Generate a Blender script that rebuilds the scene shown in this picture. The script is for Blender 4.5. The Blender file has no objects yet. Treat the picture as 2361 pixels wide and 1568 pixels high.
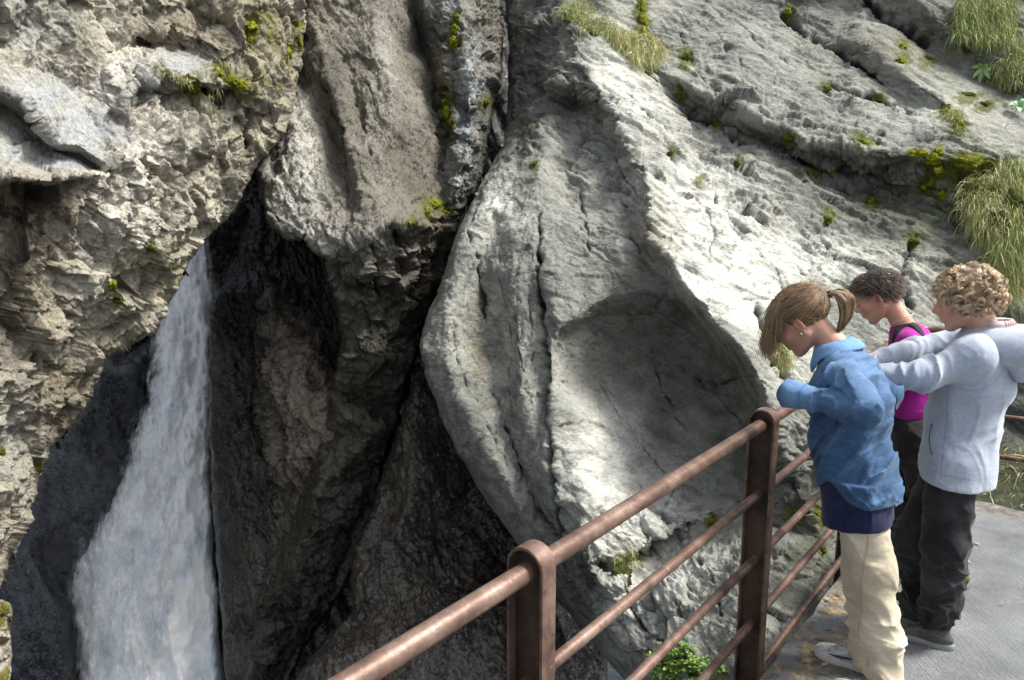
import bpy, bmesh, math, random
import numpy as np
from mathutils import Vector, Matrix
from mathutils.geometry import delaunay_2d_cdt
from mathutils.bvhtree import BVHTree
R = math.radians
scene = bpy.context.scene
COL = scene.collection

# ---------------------------------------------------------------- camera
EYE = 1.95; PITCH = R(10.0); FPX = 1700.0
cd = bpy.data.cameras.new('camera'); cam = bpy.data.objects.new('camera', cd); COL.objects.link(cam)
cam.location = (0, 0, EYE); cam.rotation_euler = (R(90) - PITCH, 0, 0)
cd.sensor_width = 36; cd.lens = FPX / 2361 * 36; cd.clip_start = 0.05; cd.clip_end = 500
scene.camera = cam

# ---------------------------------------------------------------- sky and sun
SUN_EL, SUN_AZ = 54.0, 94.0        # azimuth: degrees clockwise from +Y (view direction)
w = bpy.data.worlds.new("World"); scene.world = w; w.use_nodes = True
wn = w.node_tree; bg = wn.nodes['Background']
sky = wn.nodes.new('ShaderNodeTexSky'); sky.sky_type = 'NISHITA'; sky.sun_disc = False
sky.sun_elevation = R(SUN_EL); sky.sun_rotation = R(SUN_AZ); sky.air_density = 1.0; sky.dust_density = 3.0
hs = wn.nodes.new('ShaderNodeHueSaturation'); hs.inputs['Saturation'].default_value = 0.35
wn.links.new(sky.outputs[0], hs.inputs['Color']); wn.links.new(hs.outputs[0], bg.inputs[0]); bg.inputs[1].default_value = 0.15
sl = bpy.data.lights.new('sun', 'SUN'); sl.energy = 3.6; sl.angle = R(15); sl.color = (1, 0.965, 0.90)
so = bpy.data.objects.new('sun', sl); COL.objects.link(so)
sd = Vector((math.sin(R(SUN_AZ)) * math.cos(R(SUN_EL)), math.cos(R(SUN_AZ)) * math.cos(R(SUN_EL)), math.sin(R(SUN_EL))))
so.rotation_euler = sd.to_track_quat('Z', 'Y').to_euler()
scene.view_settings.view_transform = 'Standard'; scene.view_settings.look = 'None'
scene.view_settings.gamma = 1; scene.view_settings.exposure = 0.84
scene.cycles.max_bounces = 6; scene.cycles.diffuse_bounces = 3; scene.cycles.glossy_bounces = 3
scene.cycles.transparent_max_bounces = 16; scene.cycles.use_denoising = True

# ---------------------------------------------------------------- photo coordinates (2361 x 1568) -> world
CX, CY = 1180.5, 784.0
_F = np.array([0, math.cos(PITCH), -math.sin(PITCH)]); _U = np.array([0, math.sin(PITCH), math.cos(PITCH)]); _X = np.array([1.0, 0, 0])
_C = np.array([0, 0, EYE])
def W(x, y, z):                      # z = distance along the view axis
    x = np.asarray(x, float)[..., None]; y = np.asarray(y, float)[..., None]; z = np.asarray(z, float)[..., None]
    return _C + z * ((x - CX) / FPX * _X + _F - (y - CY) / FPX * _U)
def Q(x, y, Y):                      # point of that ray at world depth Y
    d = (x - CX) / FPX * _X + _F - (y - CY) / FPX * _U
    return _C + d * (Y / d[1])
def PXY(P):                          # world -> photo coordinates
    d = np.asarray(P, float) - _C
    z = d @ _F
    return CX + FPX * (d @ _X) / z, CY - FPX * (d @ _U) / z, z

# ---------------------------------------------------------------- names and tags
def tag(o, label=None, cat=None, group=None, kind=None):
    if label: o['label'] = label
    if cat: o['category'] = cat
    if group: o['group'] = group
    if kind: o['kind'] = kind
    return o
def link(o, parent=None):
    COL.objects.link(o)
    if parent is not None: o.parent = parent
    return o
def empty(name, loc=(0, 0, 0)):
    o = bpy.data.objects.new(name, None); o.location = loc; o.empty_display_size = 0.1
    return link(o)
def mesh_np(name, V, F, mat=None, parent=None, smooth=True, attrs=None, local=False):
    """V (n,3) world, F (m,3|4); parented objects get vertices relative to the parent"""
    V = np.asarray(V, np.float32)
    if parent is not None and not local:
        V = V - np.array(parent_off(parent), np.float32)
    me = bpy.data.meshes.new(name)
    F = np.asarray(F, np.int32); k = F.shape[1]
    me.vertices.add(len(V)); me.vertices.foreach_set('co', V.ravel())
    me.loops.add(F.size); me.loops.foreach_set('vertex_index', F.ravel())
    me.polygons.add(len(F)); me.polygons.foreach_set('loop_start', np.arange(0, F.size, k, dtype=np.int32))
    try: me.polygons.foreach_set('loop_total', np.full(len(F), k, np.int32))
    except Exception: pass
    me.polygons.foreach_set('use_smooth', np.full(len(F), smooth, bool))
    if attrs:
        for an, av in attrs.items():
            av = np.asarray(av, np.float32)
            if av.ndim == 2:
                a = me.attributes.new(an, 'FLOAT_COLOR', 'POINT')
                a.data.foreach_set('color', np.concatenate([av, np.ones((len(av), 1), np.float32)], 1).ravel())
            else:
                a = me.attributes.new(an, 'FLOAT', 'POINT'); a.data.foreach_set('value', av)
    me.update(calc_edges=True); me.validate()
    if mat: me.materials.append(mat)
    o = bpy.data.objects.new(name, me)
    return link(o, parent)
def parent_off(p):
    v = Vector((0, 0, 0))
    while p is not None: v += p.location; p = p.parent
    return v

# ---------------------------------------------------------------- vectorised noise
def _h(ix, iy, iz, s):
    h = (ix.astype(np.uint32) * np.uint32(374761393) + iy.astype(np.uint32) * np.uint32(668265263)
         + iz.astype(np.uint32) * np.uint32(2147483647) + np.uint32((s * 1274126177) & 0xffffffff))
    h ^= h >> np.uint32(15); h *= np.uint32(2246822519); h ^= h >> np.uint32(13); h *= np.uint32(3266489917); h ^= h >> np.uint32(16)
    return h
_i = np.float32(1 / 65535.0)
def _r3(h):
    a = (h & np.uint32(0xffff)).astype(np.float32) * _i
    b = (h >> np.uint32(16)).astype(np.float32) * _i
    h2 = h * np.uint32(2654435761); h2 ^= h2 >> np.uint32(15)
    return a, b, (h2 & np.uint32(0xffff)).astype(np.float32) * _i
def noise(P, seed=0):
    P = np.asarray(P, np.float32); f = np.floor(P); I = f.astype(np.int64); D = P - f
    u = D * D * D * (D * (D * 6 - 15) + 10); out = 0
    for dx in (0, 1):
        wx = u[:, 0] if dx else 1 - u[:, 0]
        for dy in (0, 1):
            wy = u[:, 1] if dy else 1 - u[:, 1]
            for dz in (0, 1):
                wz = u[:, 2] if dz else 1 - u[:, 2]
                a, b, c = _r3(_h(I[:, 0] + dx, I[:, 1] + dy, I[:, 2] + dz, seed))
                out = out + wx * wy * wz * ((a * 2 - 1) * (D[:, 0] - dx) + (b * 2 - 1) * (D[:, 1] - dy) + (c * 2 - 1) * (D[:, 2] - dz))
    return out * 1.6
def fbm(P, o=4, seed=0, g=0.5, l=2.03):
    P = np.asarray(P, np.float32); r = 0; a = 1.0; t = 0
    for k in range(o):
        r = r + a * noise(P, seed + k * 17); t += a; a *= g; P = P * l + 3.7
    return r / t * 1.6
def ridged(P, o=4, seed=0, g=0.5, l=2.1):
    P = np.asarray(P, np.float32); r = 0; a = 1.0; t = 0
    for k in range(o):
        r = r + a * (1 - np.abs(noise(P, seed + k * 13)) * 2); t += a; a *= g; P = P * l + 1.3
    return r / t
def facets(P, seed=0, tilt=0.7, step=0.25):
    """chipped stone: every cell is a randomly tilted plane. returns height, F2-F1, cell random"""
    P = np.asarray(P, np.float32); I = np.floor(P).astype(np.int64); n = len(P)
    best = np.full(n, 9e9, np.float32); sec = best.copy(); bi = np.zeros((n, 3), np.int64); bc = np.zeros((n, 3), np.float32)
    for dx in (-1, 0, 1):
        for dy in (-1, 0, 1):
            for dz in (-1, 0, 1):
                J = I + np.array([dx, dy, dz]); a, b, c = _r3(_h(J[:, 0], J[:, 1], J[:, 2], seed))
                C = J.astype(np.float32) + np.stack([a, b, c], 1)
                d = ((P - C) ** 2).sum(1); m = d < best
                sec = np.where(m, best, np.minimum(sec, d)); best = np.where(m, d, best)
                bi[m] = J[m]; bc[m] = C[m]
    a, b, c = _r3(_h(bi[:, 0], bi[:, 1], bi[:, 2], seed + 99)); r, _, _ = _r3(_h(bi[:, 0], bi[:, 1], bi[:, 2], seed + 7))
    G = np.stack([a, b, c], 1) * 2 - 1
    return tilt * (G * (P - bc)).sum(1) + step * (r * 2 - 1), np.sqrt(sec) - np.sqrt(best), r
def stone(P, sc, an, slopes, seed, crack=0.0, tilt=.8, step=.22):
    r = 0; g = None
    for k, (s_, sl) in enumerate(zip(sc, slopes)):
        f_, gap, _ = facets(P * (np.array(an) * s_).astype(np.float32), seed + k * 3, tilt, step); r = r + f_ * sl / (s_ * tilt)
        if k == 1: g = gap
    if crack and g is not None: r = r - crack * np.exp(-(g / .05) ** 2)
    return r
def sstep(a, b, x):
    t = np.clip((x - a) / (b - a), 0, 1); return t * t * (3 - 2 * t)

# ---------------------------------------------------------------- materials
def new_mat(name):
    m = bpy.data.materials.new(name); m.use_nodes = True
    nt = m.node_tree; b = nt.nodes['Principled BSDF']
    return m, nt, b
def nd(nt, t, **kw):
    n = nt.nodes.new(t)
    for k, v in kw.items():
        if k in ('operation', 'blend_type', 'data_type', 'noise_dimensions', 'feature', 'attribute_name', 'attribute_type', 'vector_type', 'use_clamp', 'wave_type', 'bands_direction', 'clamp'): setattr(n, k, v)
        else: n.inputs[k].default_value = v
    return n
def ramp(nt, src, stops):
    r = nt.nodes.new('ShaderNodeValToRGB'); e = r.color_ramp.elements
    while len(e) > 1: e.remove(e[-1])
    for i, (p, c) in enumerate(stops):
        el = e[0] if i == 0 else e.new(p)
        el.position = p; c = c if hasattr(c, '__len__') else (c, c, c); el.color = (*c, 1)
    nt.links.new(src, r.inputs[0]); return r.outputs[0]
def mixc(nt, fac, a, b, mode='MIX'):
    n = nt.nodes.new('ShaderNodeMix'); n.data_type = 'RGBA'; n.blend_type = mode
    for s, v in ((0, fac), (6, a), (7, b)):
        if hasattr(v, 'node'): nt.links.new(v, n.inputs[s])
        elif s == 0: n.inputs[s].default_value = v
        else: n.inputs[s].default_value = (*v, 1)
    return n.outputs[2]
def coords(nt, scale=(1, 1, 1), rot=(0, 0, 0)):
    t = nt.nodes.new('ShaderNodeTexCoord'); mp = nt.nodes.new('ShaderNodeMapping')
    mp.inputs['Scale'].default_value = scale; mp.inputs['Rotation'].default_value = rot
    nt.links.new(t.outputs['Object'], mp.inputs[0]); return mp.outputs[0]
def ntex(nt, vec, scale, detail=5, rough=0.6, dist=0.0):
    n = nt.nodes.new('ShaderNodeTexNoise'); n.inputs['Scale'].default_value = scale; n.inputs['Detail'].default_value = detail
    n.inputs['Roughness'].default_value = rough; n.inputs['Distortion'].default_value = dist
    nt.links.new(vec, n.inputs['Vector']); return n.outputs[0]
def bump(nt, b, height, strength, dist):
    n = nt.nodes.new('ShaderNodeBump'); n.inputs['Strength'].default_value = strength; n.inputs['Distance'].default_value = dist
    nt.links.new(height, n.inputs['Height'])
    nt.links.new(n.outputs[0], b.inputs['Normal']); return n

def rock_mat(name, rough=0.85, bscale=1.0, bstr=0.6, var=0.35, spec=0.3, aniso=(1, 1, 1), rot=(0, 0, 0), chipk=1.0):
    m, nt, b = new_mat(name)
    at = nd(nt, 'ShaderNodeAttribute', attribute_name='rock')
    v = coords(nt, aniso, rot)
    n1 = ntex(nt, v, 22 * bscale, 9, 0.72)
    n2 = ntex(nt, v, 5 * bscale, 7, 0.65, 0.4)
    c = mixc(nt, 1.0, at.outputs[0], ramp(nt, n1, [(0.3, 1 - var), (0.5, 1.0), (0.72, 1 + var * 0.7)]), 'MULTIPLY')
    c = mixc(nt, 1.0, c, ramp(nt, n2, [(0.3, (0.82, 0.84, 0.86)), (0.55, 1.0), (0.75, (1.12, 1.09, 1.04))]), 'MULTIPLY')
    vo = nt.nodes.new('ShaderNodeTexVoronoi'); vo.feature = 'DISTANCE_TO_EDGE'; vo.inputs['Scale'].default_value = 9 * bscale
    wv = nt.nodes.new('ShaderNodeVectorMath'); wv.operation = 'ADD'
    nz = nt.nodes.new('ShaderNodeTexNoise'); nz.inputs['Scale'].default_value = 6 * bscale; nz.inputs['Detail'].default_value = 5; nt.links.new(v, nz.inputs[0])
    sc = nt.nodes.new('ShaderNodeVectorMath'); sc.operation = 'SCALE'; sc.inputs[3].default_value = 0.35; nt.links.new(nz.outputs[1], sc.inputs[0])
    nt.links.new(v, wv.inputs[0]); nt.links.new(sc.outputs[0], wv.inputs[1]); nt.links.new(wv.outputs[0], vo.inputs['Vector'])
    crk = ramp(nt, vo.outputs[0], [(0.0, 0.0), (0.035, 1.0)])
    gate = ramp(nt, ntex(nt, v, 2.2, 3), [(0.5, 1.0), (0.62, 0.0)])
    crk2 = mixc(nt, 1.0, crk, gate, 'LIGHTEN')
    c = mixc(nt, 0.35, c, crk2, 'MULTIPLY')
    nt.links.new(c, b.inputs['Base Color'])
    b.inputs['Roughness'].default_value = rough; b.inputs['Specular IOR Level'].default_value = spec
    wa = nd(nt, 'ShaderNodeAttribute', attribute_name='wet')
    mr = nt.nodes.new('ShaderNodeMapRange'); mr.inputs[3].default_value = rough; mr.inputs[4].default_value = 0.17
    nt.links.new(wa.outputs['Fac'], mr.inputs[0]); nt.links.new(mr.outputs[0], b.inputs['Roughness'])
    def chip(scale, dist, strength, prev):
        vo = nt.nodes.new('ShaderNodeTexVoronoi'); vo.inputs['Scale'].default_value = 1.0
        sv = nt.nodes.new('ShaderNodeVectorMath'); sv.operation = 'SCALE'; sv.inputs[3].default_value = scale; nt.links.new(wv.outputs[0], sv.inputs[0]); nt.links.new(sv.outputs[0], vo.inputs['Vector'])
        sb = nt.nodes.new('ShaderNodeVectorMath'); sb.operation = 'SUBTRACT'; nt.links.new(sv.outputs[0], sb.inputs[0]); nt.links.new(vo.outputs['Position'], sb.inputs[1])
        cs = nt.nodes.new('ShaderNodeVectorMath'); cs.operation = 'SUBTRACT'; nt.links.new(vo.outputs['Color'], cs.inputs[0]); cs.inputs[1].default_value = (.5, .5, .5)
        dt = nt.nodes.new('ShaderNodeVectorMath'); dt.operation = 'DOT_PRODUCT'; nt.links.new(sb.outputs[0], dt.inputs[0]); nt.links.new(cs.outputs[0], dt.inputs[1])
        bn = nt.nodes.new('ShaderNodeBump'); bn.inputs['Strength'].default_value = strength; bn.inputs['Distance'].default_value = dist
        nt.links.new(dt.outputs['Value'], bn.inputs['Height'])
        if prev is not None: nt.links.new(prev.outputs[0], bn.inputs['Normal'])
        return bn
    sc.inputs[3].default_value = 0.10
    b1 = chip(17 * bscale, chipk * .55 / (17 * bscale), 1.0, None); b2_ = chip(48 * bscale, chipk * .75 / (48 * bscale), 1.0, b1)
    h = mixc(nt, 0.5, n1, crk2, 'MULTIPLY')
    bb = bump(nt, b, h, bstr, 0.03 / bscale); nt.links.new(b2_.outputs[0], bb.inputs['Normal'])
    return m
# moss cushions
YG = (.20, .21, .012); DG = (.075, .085, .012); OL = (.14, .15, .015)
cush = [
 ('cliff', [(1581,132,11,15)], DG, 'round dark moss cushion on the pale slab right of the big straw tuft'),
 ('cliff', [(1478,20,12,22),(1484,50,12,24),(1486,76,11,16)], OL, 'long vertical moss strip at the top edge of the cliff'),
 ('cliff', [(1568,220,9,13)], OL, 'small moss cushion below the right end of the straw tuft'),
 ('cliff', [(1651,274,8,9),(1650,291,9,11)], OL, 'double moss cushion in the dark crack of the cliff'),
 ('cliff', [(1816,30,8,9)], YG, 'moss tip at the top edge where the dark crack starts'),
 ('cliff', [(1904,205,12,8)], OL, 'flat moss cushion at the left end of the long thin crack'),
 ('cliff', [(2023,233,13,7)], DG, 'flat moss cushion further right along the long thin crack'),
 ('cliff', [(1991,327,20,12)], OL, 'wide round moss cushion in the middle of the rough band'),
 ('cliff', [(1818,320,12,7)], OL, 'low moss patch at the left end of the rough band'),
 ('cliff', [(2012,464,13,9)], OL, 'moss cushion low in the rough band above the heads'),
 ('cliff', [(2105,556,13,11)], DG, 'moss cushion above the curly blond head'),
 ('cliff', [(1907,507,10,11)], DG, 'dark moss cushion above the dark-haired head'),
 ('cliff', [(2082,108,13,9),(2080,140,14,9)], YG, 'bright moss cushion under the hanging grass at top right'),
 ('cliff', [(2183,260,18,12),(2210,290,12,18),(2180,247,10,6)], YG, 'bright yellow moss at the edge of the blue-grey block'),
 ('cliff', [(2120,355,22,9),(2148,370,16,14),(2165,350,10,10),(2170,395,26,12)], YG, 'bright moss mass along the overhang right of the rough band'),
 ('cliff', [(2130,430,11,11),(2150,420,12,20),(2175,450,10,14)], YG, 'round bright moss lump below the overhang'),
 ('cliff', [(2230,375,30,18),(2270,390,24,18)], OL, 'smooth olive moss sheet behind the grass bank'),
 ('cliff', [(2140,135,14,8)], DG, 'thin moss patch on the bright ridge at upper right'),
 ('cliff', [(2235,218,18,8),(2275,240,14,8)], DG, 'dark moss under the broad-leaved plants'),
 ('cliff', [(1232,380,7,8)], DG, 'single moss dot on the pale shoulder beside the cleft'),
 ('cliff', [(1547,354,6,6)], DG, 'tiny moss dot on the ridge of the cliff'),
 ('cliff', [(1860,402,7,7),(1880,405,7,8),(1857,418,6,6)], DG, 'group of three tiny moss dots in the rough band'),
 ('cliff', [(1700,378,7,8)], DG, 'tiny moss dot left of the rough band'),
 ('cliff', [(1920,402,7,7)], OL, 'tiny moss dot right of the group of three'),
 ('cliff', [(1640,1205,10,14)], OL, 'moss lump on the ledge under the hollow'),
 ('cliff', [(1890,1190,12,20),(1896,1262,8,14)], OL, 'moss on the dark rock beside the legs of the ponytailed person'),
 ('cliff', [(1845,1185,14,12)], DG, 'dark moss on the rock just right of the far post'),
 ('hanging_rock', [(1052,38,7,6),(1046,66,9,14),(1047,100,11,13)], YG, 'bright yellow-green moss on the upper hanging rock'),
 ('hanging_rock', [(1026,232,7,9),(1030,262,7,16),(1040,285,6,10)], YG, 'bright moss streak halfway down the hanging rock'),
 ('hanging_rock', [(1122,238,9,10)], OL, 'small moss cushion beside the dark cleft'),
 ('hanging_rock', [(1000,468,16,10),(1024,484,10,8),(985,485,10,10)], YG, 'leafy moss at the bottom corner of the hanging rock'),
 ('hanging_rock', [(945,515,7,6)], OL, 'tiny moss spot on the lip of the hanging rock'),
 ('overhanging_cliff', [(505,170,16,12),(530,185,14,10),(560,196,12,12)], YG, 'bright moss right of the smooth grey slab'),
 ('overhanging_cliff', [(435,200,10,10),(450,208,12,14)], OL, 'olive moss below the smooth grey slab'),
 ('overhanging_cliff', [(578,60,14,18),(575,85,10,12)], YG, 'yellow moss near the top of the overhang'),
 ('overhanging_cliff', [(667,125,9,12),(663,108,7,9)], YG, 'moss cushion at the right edge of the overhang'),
 ('overhanging_cliff', [(690,90,7,20),(690,60,6,14)], OL, 'moss strip on the very edge of the overhang at the top'),
 ('overhanging_cliff', [(259,658,9,13)], YG, 'bright moss cushion in the middle of the overhang'),
 ('overhanging_cliff', [(345,570,7,9)], OL, 'small moss spot right of the middle cushion'),
 ('overhanging_cliff', [(270,690,9,8)], OL, 'small moss spot below the middle cushion'),
 ('overhanging_cliff', [(90,1076,9,13)], DG, 'dark moss cushion at the lower edge of the overhang'),
 ('overhanging_cliff', [(3,1040,9,8)], DG, 'dark moss at the left border on the overhang'),
]

def moss_stain(surf, X, Y, P):
    m = np.zeros(len(X), np.float32)
    for (sf, bl, col, lab) in cush:
        if sf != surf: continue
        for (x, y, rx, ry) in bl: m = np.maximum(m, np.exp(-(((X - x) / (rx * 1.7 + 3)) ** 2 + ((Y - y) / (ry * 1.8 + 3)) ** 2)))
    return np.clip(m * 1.5 * sstep(-.25, .25, fbm(P * 16, 3, 88) + m - .45), 0, .9)
# ---------------------------------------------------------------- rock masses
STEP = 2.7
def interp(lines, gx, gy, outline):
    pts = []; idx = {}; edges = []
    def add(p):
        k = (round(p[0], 1), round(p[1], 1))
        if k not in idx: idx[k] = len(pts); pts.append(p)
        return idx[k]
    for ln in [list(outline) + [outline[0]]] + list(lines):
        ii = [add(p) for p in ln]
        for a, b in zip(ii[:-1], ii[1:]):
            if a != b: edges.append((a, b))
    res = delaunay_2d_cdt([Vector((p[0], p[1])) for p in pts], edges, [], 0, 0.01)
    vs, _, fs, ov = res[0], res[1], res[2], res[3]
    vx = np.array([v.x for v in vs]); vy = np.array([v.y for v in vs]); vz = np.zeros(len(vs))
    P = np.array(pts)
    for i in range(len(vs)):
        if ov[i]: vz[i] = pts[ov[i][0]][2]
        else:                         # crossing of two lines: nearest given points
            d = (P[:, 0] - vx[i]) ** 2 + (P[:, 1] - vy[i]) ** 2; o = np.argsort(d)[:3]; ww = 1 / (d[o] + 1); vz[i] = (P[o, 2] * ww).sum() / ww.sum()
    Z = np.full((len(gy), len(gx)), np.nan, np.float32)
    sx = gx[1] - gx[0]
    for f in fs:
        a, b, c = f[0], f[1], f[2]
        x0, x1 = min(vx[[a, b, c]]), max(vx[[a, b, c]]); y0, y1 = min(vy[[a, b, c]]), max(vy[[a, b, c]])
        i0 = max(0, int((x0 - gx[0]) / sx)); i1 = min(len(gx), int((x1 - gx[0]) / sx) + 2)
        j0 = max(0, int((y0 - gy[0]) / sx)); j1 = min(len(gy), int((y1 - gy[0]) / sx) + 2)
        if i1 <= i0 or j1 <= j0: continue
        X, Y = np.meshgrid(gx[i0:i1], gy[j0:j1])
        det = (vy[b] - vy[c]) * (vx[a] - vx[c]) + (vx[c] - vx[b]) * (vy[a] - vy[c])
        if abs(det) < 1e-9: continue
        l0 = ((vy[b] - vy[c]) * (X - vx[c]) + (vx[c] - vx[b]) * (Y - vy[c])) / det
        l1 = ((vy[c] - vy[a]) * (X - vx[c]) + (vx[a] - vx[c]) * (Y - vy[c])) / det
        l2 = 1 - l0 - l1; m = (l0 > -1e-4) & (l1 > -1e-4) & (l2 > -1e-4)
        zz = Z[j0:j1, i0:i1]; zz[m] = (l0 * vz[a] + l1 * vz[b] + l2 * vz[c])[m]
    return Z
def blur(A, s):
    if s <= 0.3: return A
    k = np.exp(-0.5 * (np.arange(-int(3 * s), int(3 * s) + 1) / s) ** 2); k /= k.sum(); r = len(k) // 2
    B = np.pad(A, ((r, r), (0, 0)), 'edge'); A2 = sum(k[i] * B[i:i + A.shape[0]] for i in range(len(k)))
    B = np.pad(A2, ((0, 0), (r, r)), 'edge'); return sum(k[i] * B[:, i:i + A.shape[1]] for i in range(len(k)))
def segdist(X, Y, ln, closed=False):
    """distance to a polyline and position along it (0..1)"""
    d = np.full(X.shape, 9e9, np.float32); px = X.astype(np.float32).copy(); py = Y.astype(np.float32).copy(); tt = np.zeros(X.shape, np.float32); zz = np.zeros(X.shape, np.float32)
    L = list(ln) + ([ln[0]] if closed else []); n = len(L) - 1
    for i in range(n):
        a, b = L[i], L[i + 1]; ex, ey = b[0] - a[0], b[1] - a[1]; q = ex * ex + ey * ey + 1e-9
        t = np.clip(((X - a[0]) * ex + (Y - a[1]) * ey) / q, 0, 1)
        cx, cy = a[0] + t * ex, a[1] + t * ey; dd = np.hypot(X - cx, Y - cy); m = dd < d
        d[m] = dd[m]; px[m] = cx[m]; py[m] = cy[m]; tt[m] = (i + t[m]) / n
        if len(a) > 2: zz[m] = (a[2] + t * (b[2] - a[2]))[m]
    return d, px, py, tt, zz
def inside(X, Y, poly):
    r = np.zeros(X.shape, bool); n = len(poly)
    for i in range(n):
        x1, y1 = poly[i][0], poly[i][1]; x2, y2 = poly[(i + 1) % n][0], poly[(i + 1) % n][1]
        if y1 == y2: continue
        c = ((y1 > Y) != (y2 > Y)) & (X < (x2 - x1) * (Y - y1) / (y2 - y1) + x1); r ^= c
    return r
def blob(X, Y, pts):
    """soft mask, pts = [(x, y, rx, ry, weight)]"""
    m = 0
    for p in pts: m = m + p[4] * np.exp(-(((X - p[0]) / p[2]) ** 2 + ((Y - p[1]) / p[3]) ** 2))
    return m
SURF = {}
def rock(name, outline, lines, disp, colour, mat, edge=(5, 60), rnd=(26, 0.35), soft=6.0, step=None, label=None, wet=None, thick=3.0, grooves=()):
    step = (step or 1.0) * STEP
    xs = [p[0] for p in outline]; ys = [p[1] for p in outline]
    gx = np.arange(max(min(xs), -640) - 8 * step, min(max(xs), 3050) + 8 * step, step); gy = np.arange(max(min(ys), -170) - 8 * step, min(max(ys), 1740) + 8 * step, step)
    X, Y = np.meshgrid(gx, gy)
    Z = interp(lines, gx, gy, outline)
    d, qx, qy, _, qz = segdist(X, Y, outline, True); ins = inside(X, Y, outline)
    sdf = np.where(ins, d, -d)
    Z = np.where(np.isnan(Z) | ~ins, qz, Z); Z = blur(Z, soft / step)
    N3 = np.stack([X.ravel() / edge[1], Y.ravel() / edge[1], np.full(X.size, 3.3)], 1)
    jag = fbm(N3, 5, 5, 0.62).reshape(X.shape) * edge[0]
    fj = facets(np.stack([X.ravel() / (edge[1] * .55), Y.ravel() / (edge[1] * .55), np.zeros(X.size)], 1), 3, 0.3, 0.6)[0].reshape(X.shape) * edge[0] * .7
    sdf = sdf + jag + fj
    gyy, gxx = np.gradient(sdf, step); gl = np.hypot(gxx, gyy) + 1e-3
    # rolled edge
    t = np.clip(sdf / rnd[0], 0, 1); Z = Z + rnd[1] * (1 - np.sqrt(np.clip(1 - (1 - t) ** 2, 0, 1)))
    XX = X.copy(); YY = Y.copy()
    m1 = sdf < 0
    mv = np.clip(-sdf, 0, 4 * step) ; XX = np.where(m1, X + gxx / gl * mv, X); YY = np.where(m1, Y + gyy / gl * mv, Y)
    back = sstep(step * 1.0, step * 2.6, -sdf)
    P = W(XX, YY, Z)
    # shape normals
    Zb = blur(Z, 2.0); Pb = W(X, Y, Zb); du = np.gradient(Pb, axis=1); dv = np.gradient(Pb, axis=0)
    N = np.cross(dv, du); N /= np.linalg.norm(N, axis=2, keepdims=True) + 1e-9
    flip = (N * (Pb - _C)).sum(2) > 0; N[flip] *= -1
    Pf = P.reshape(-1, 3); D = disp(Pf, X.ravel(), Y.ravel(), N.reshape(-1, 3))
    G = 0; dark = np.zeros(X.size, np.float32)
    wx = fbm(np.stack([X.ravel() / 35, Y.ravel() / 35, np.zeros(X.size)], 1), 4, 21) * 7; wy = fbm(np.stack([X.ravel() / 35, Y.ravel() / 35, np.ones(X.size) * 9], 1), 4, 31) * 7
    gn = fbm(np.stack([X.ravel() / 28, Y.ravel() / 28, np.ones(X.size) * 4], 1), 3, 77) * 1.5
    for (ln, wd, dp) in grooves:
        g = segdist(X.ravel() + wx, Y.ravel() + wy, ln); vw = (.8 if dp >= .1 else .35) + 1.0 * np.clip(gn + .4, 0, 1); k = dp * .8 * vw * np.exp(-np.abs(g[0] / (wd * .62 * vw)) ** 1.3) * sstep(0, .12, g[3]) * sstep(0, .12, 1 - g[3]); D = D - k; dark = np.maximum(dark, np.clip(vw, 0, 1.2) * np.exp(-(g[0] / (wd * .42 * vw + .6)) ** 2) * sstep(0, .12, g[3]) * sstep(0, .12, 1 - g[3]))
    rv = Pf - _C; rv /= np.linalg.norm(rv, axis=1, keepdims=True); fac = np.abs((rv * N.reshape(-1, 3)).sum(1)); D = D * (.25 + .75 * sstep(.12, .50, fac))
    Pf = Pf + N.reshape(-1, 3) * np.asarray(D)[:, None] * sstep(-2, 8, sdf).reshape(-1, 1)
    ray = (Pf - _C); ray /= np.linalg.norm(ray, axis=1, keepdims=True)
    Pf = Pf + ray * (back.reshape(-1, 1) * thick)
    keep = (sdf > -4.2 * step)
    vid = -np.ones(X.shape, np.int64); vid[keep] = np.arange(keep.sum())
    a = vid[:-1, :-1]; b = vid[:-1, 1:]; c = vid[1:, 1:]; e = vid[1:, :-1]
    ok = (a >= 0) & (b >= 0) & (c >= 0) & (e >= 0)
    F = np.stack([a[ok], e[ok], c[ok], b[ok]], 1)
    kf = keep.ravel(); V = Pf[kf]
    col = colour(Pf[kf], X.ravel()[kf], Y.ravel()[kf], np.asarray(D)[kf], N.reshape(-1, 3)[kf])
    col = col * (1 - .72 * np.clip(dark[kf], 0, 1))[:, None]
    wt = np.zeros(len(V)) if wet is None else np.clip(wet(Pf[kf], X.ravel()[kf], Y.ravel()[kf]), 0, 1)
    o = mesh_np(name, V, F, mat, smooth=True, attrs={'rock': np.clip(col, 0.002, 0.9), 'wet': wt})
    tag(o, label, None, None, 'structure')
    SURF[name] = (BVHTree.FromPolygons([tuple(v) for v in V[::1]], [tuple(f) for f in F]) if name in ('cliff', 'overhanging_cliff', 'hanging_rock') else None)
    return o
def onrock(name, x, y):
    """point and normal of a rock surface on the sight line through photo point x, y"""
    o = Vector(_C); d = (Vector(W(x, y, 1.0)) - o).normalized()
    h = SURF[name].ray_cast(o, d)
    if h[0] is None: return None, None
    n = h[1]; n = -n if n.dot(d) > 0 else n
    return h[0], n
def rotz(P, ax, ay=0.0):
    """rotate coordinates in the photo plane (x, z) by ax degrees so x runs along the strata"""
    c, s = math.cos(R(ax)), math.sin(R(ax)); x = P[:, 0] * c - P[:, 2] * s; z = P[:, 0] * s + P[:, 2] * c
    return np.stack([x, P[:, 1], z], 1)
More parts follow.
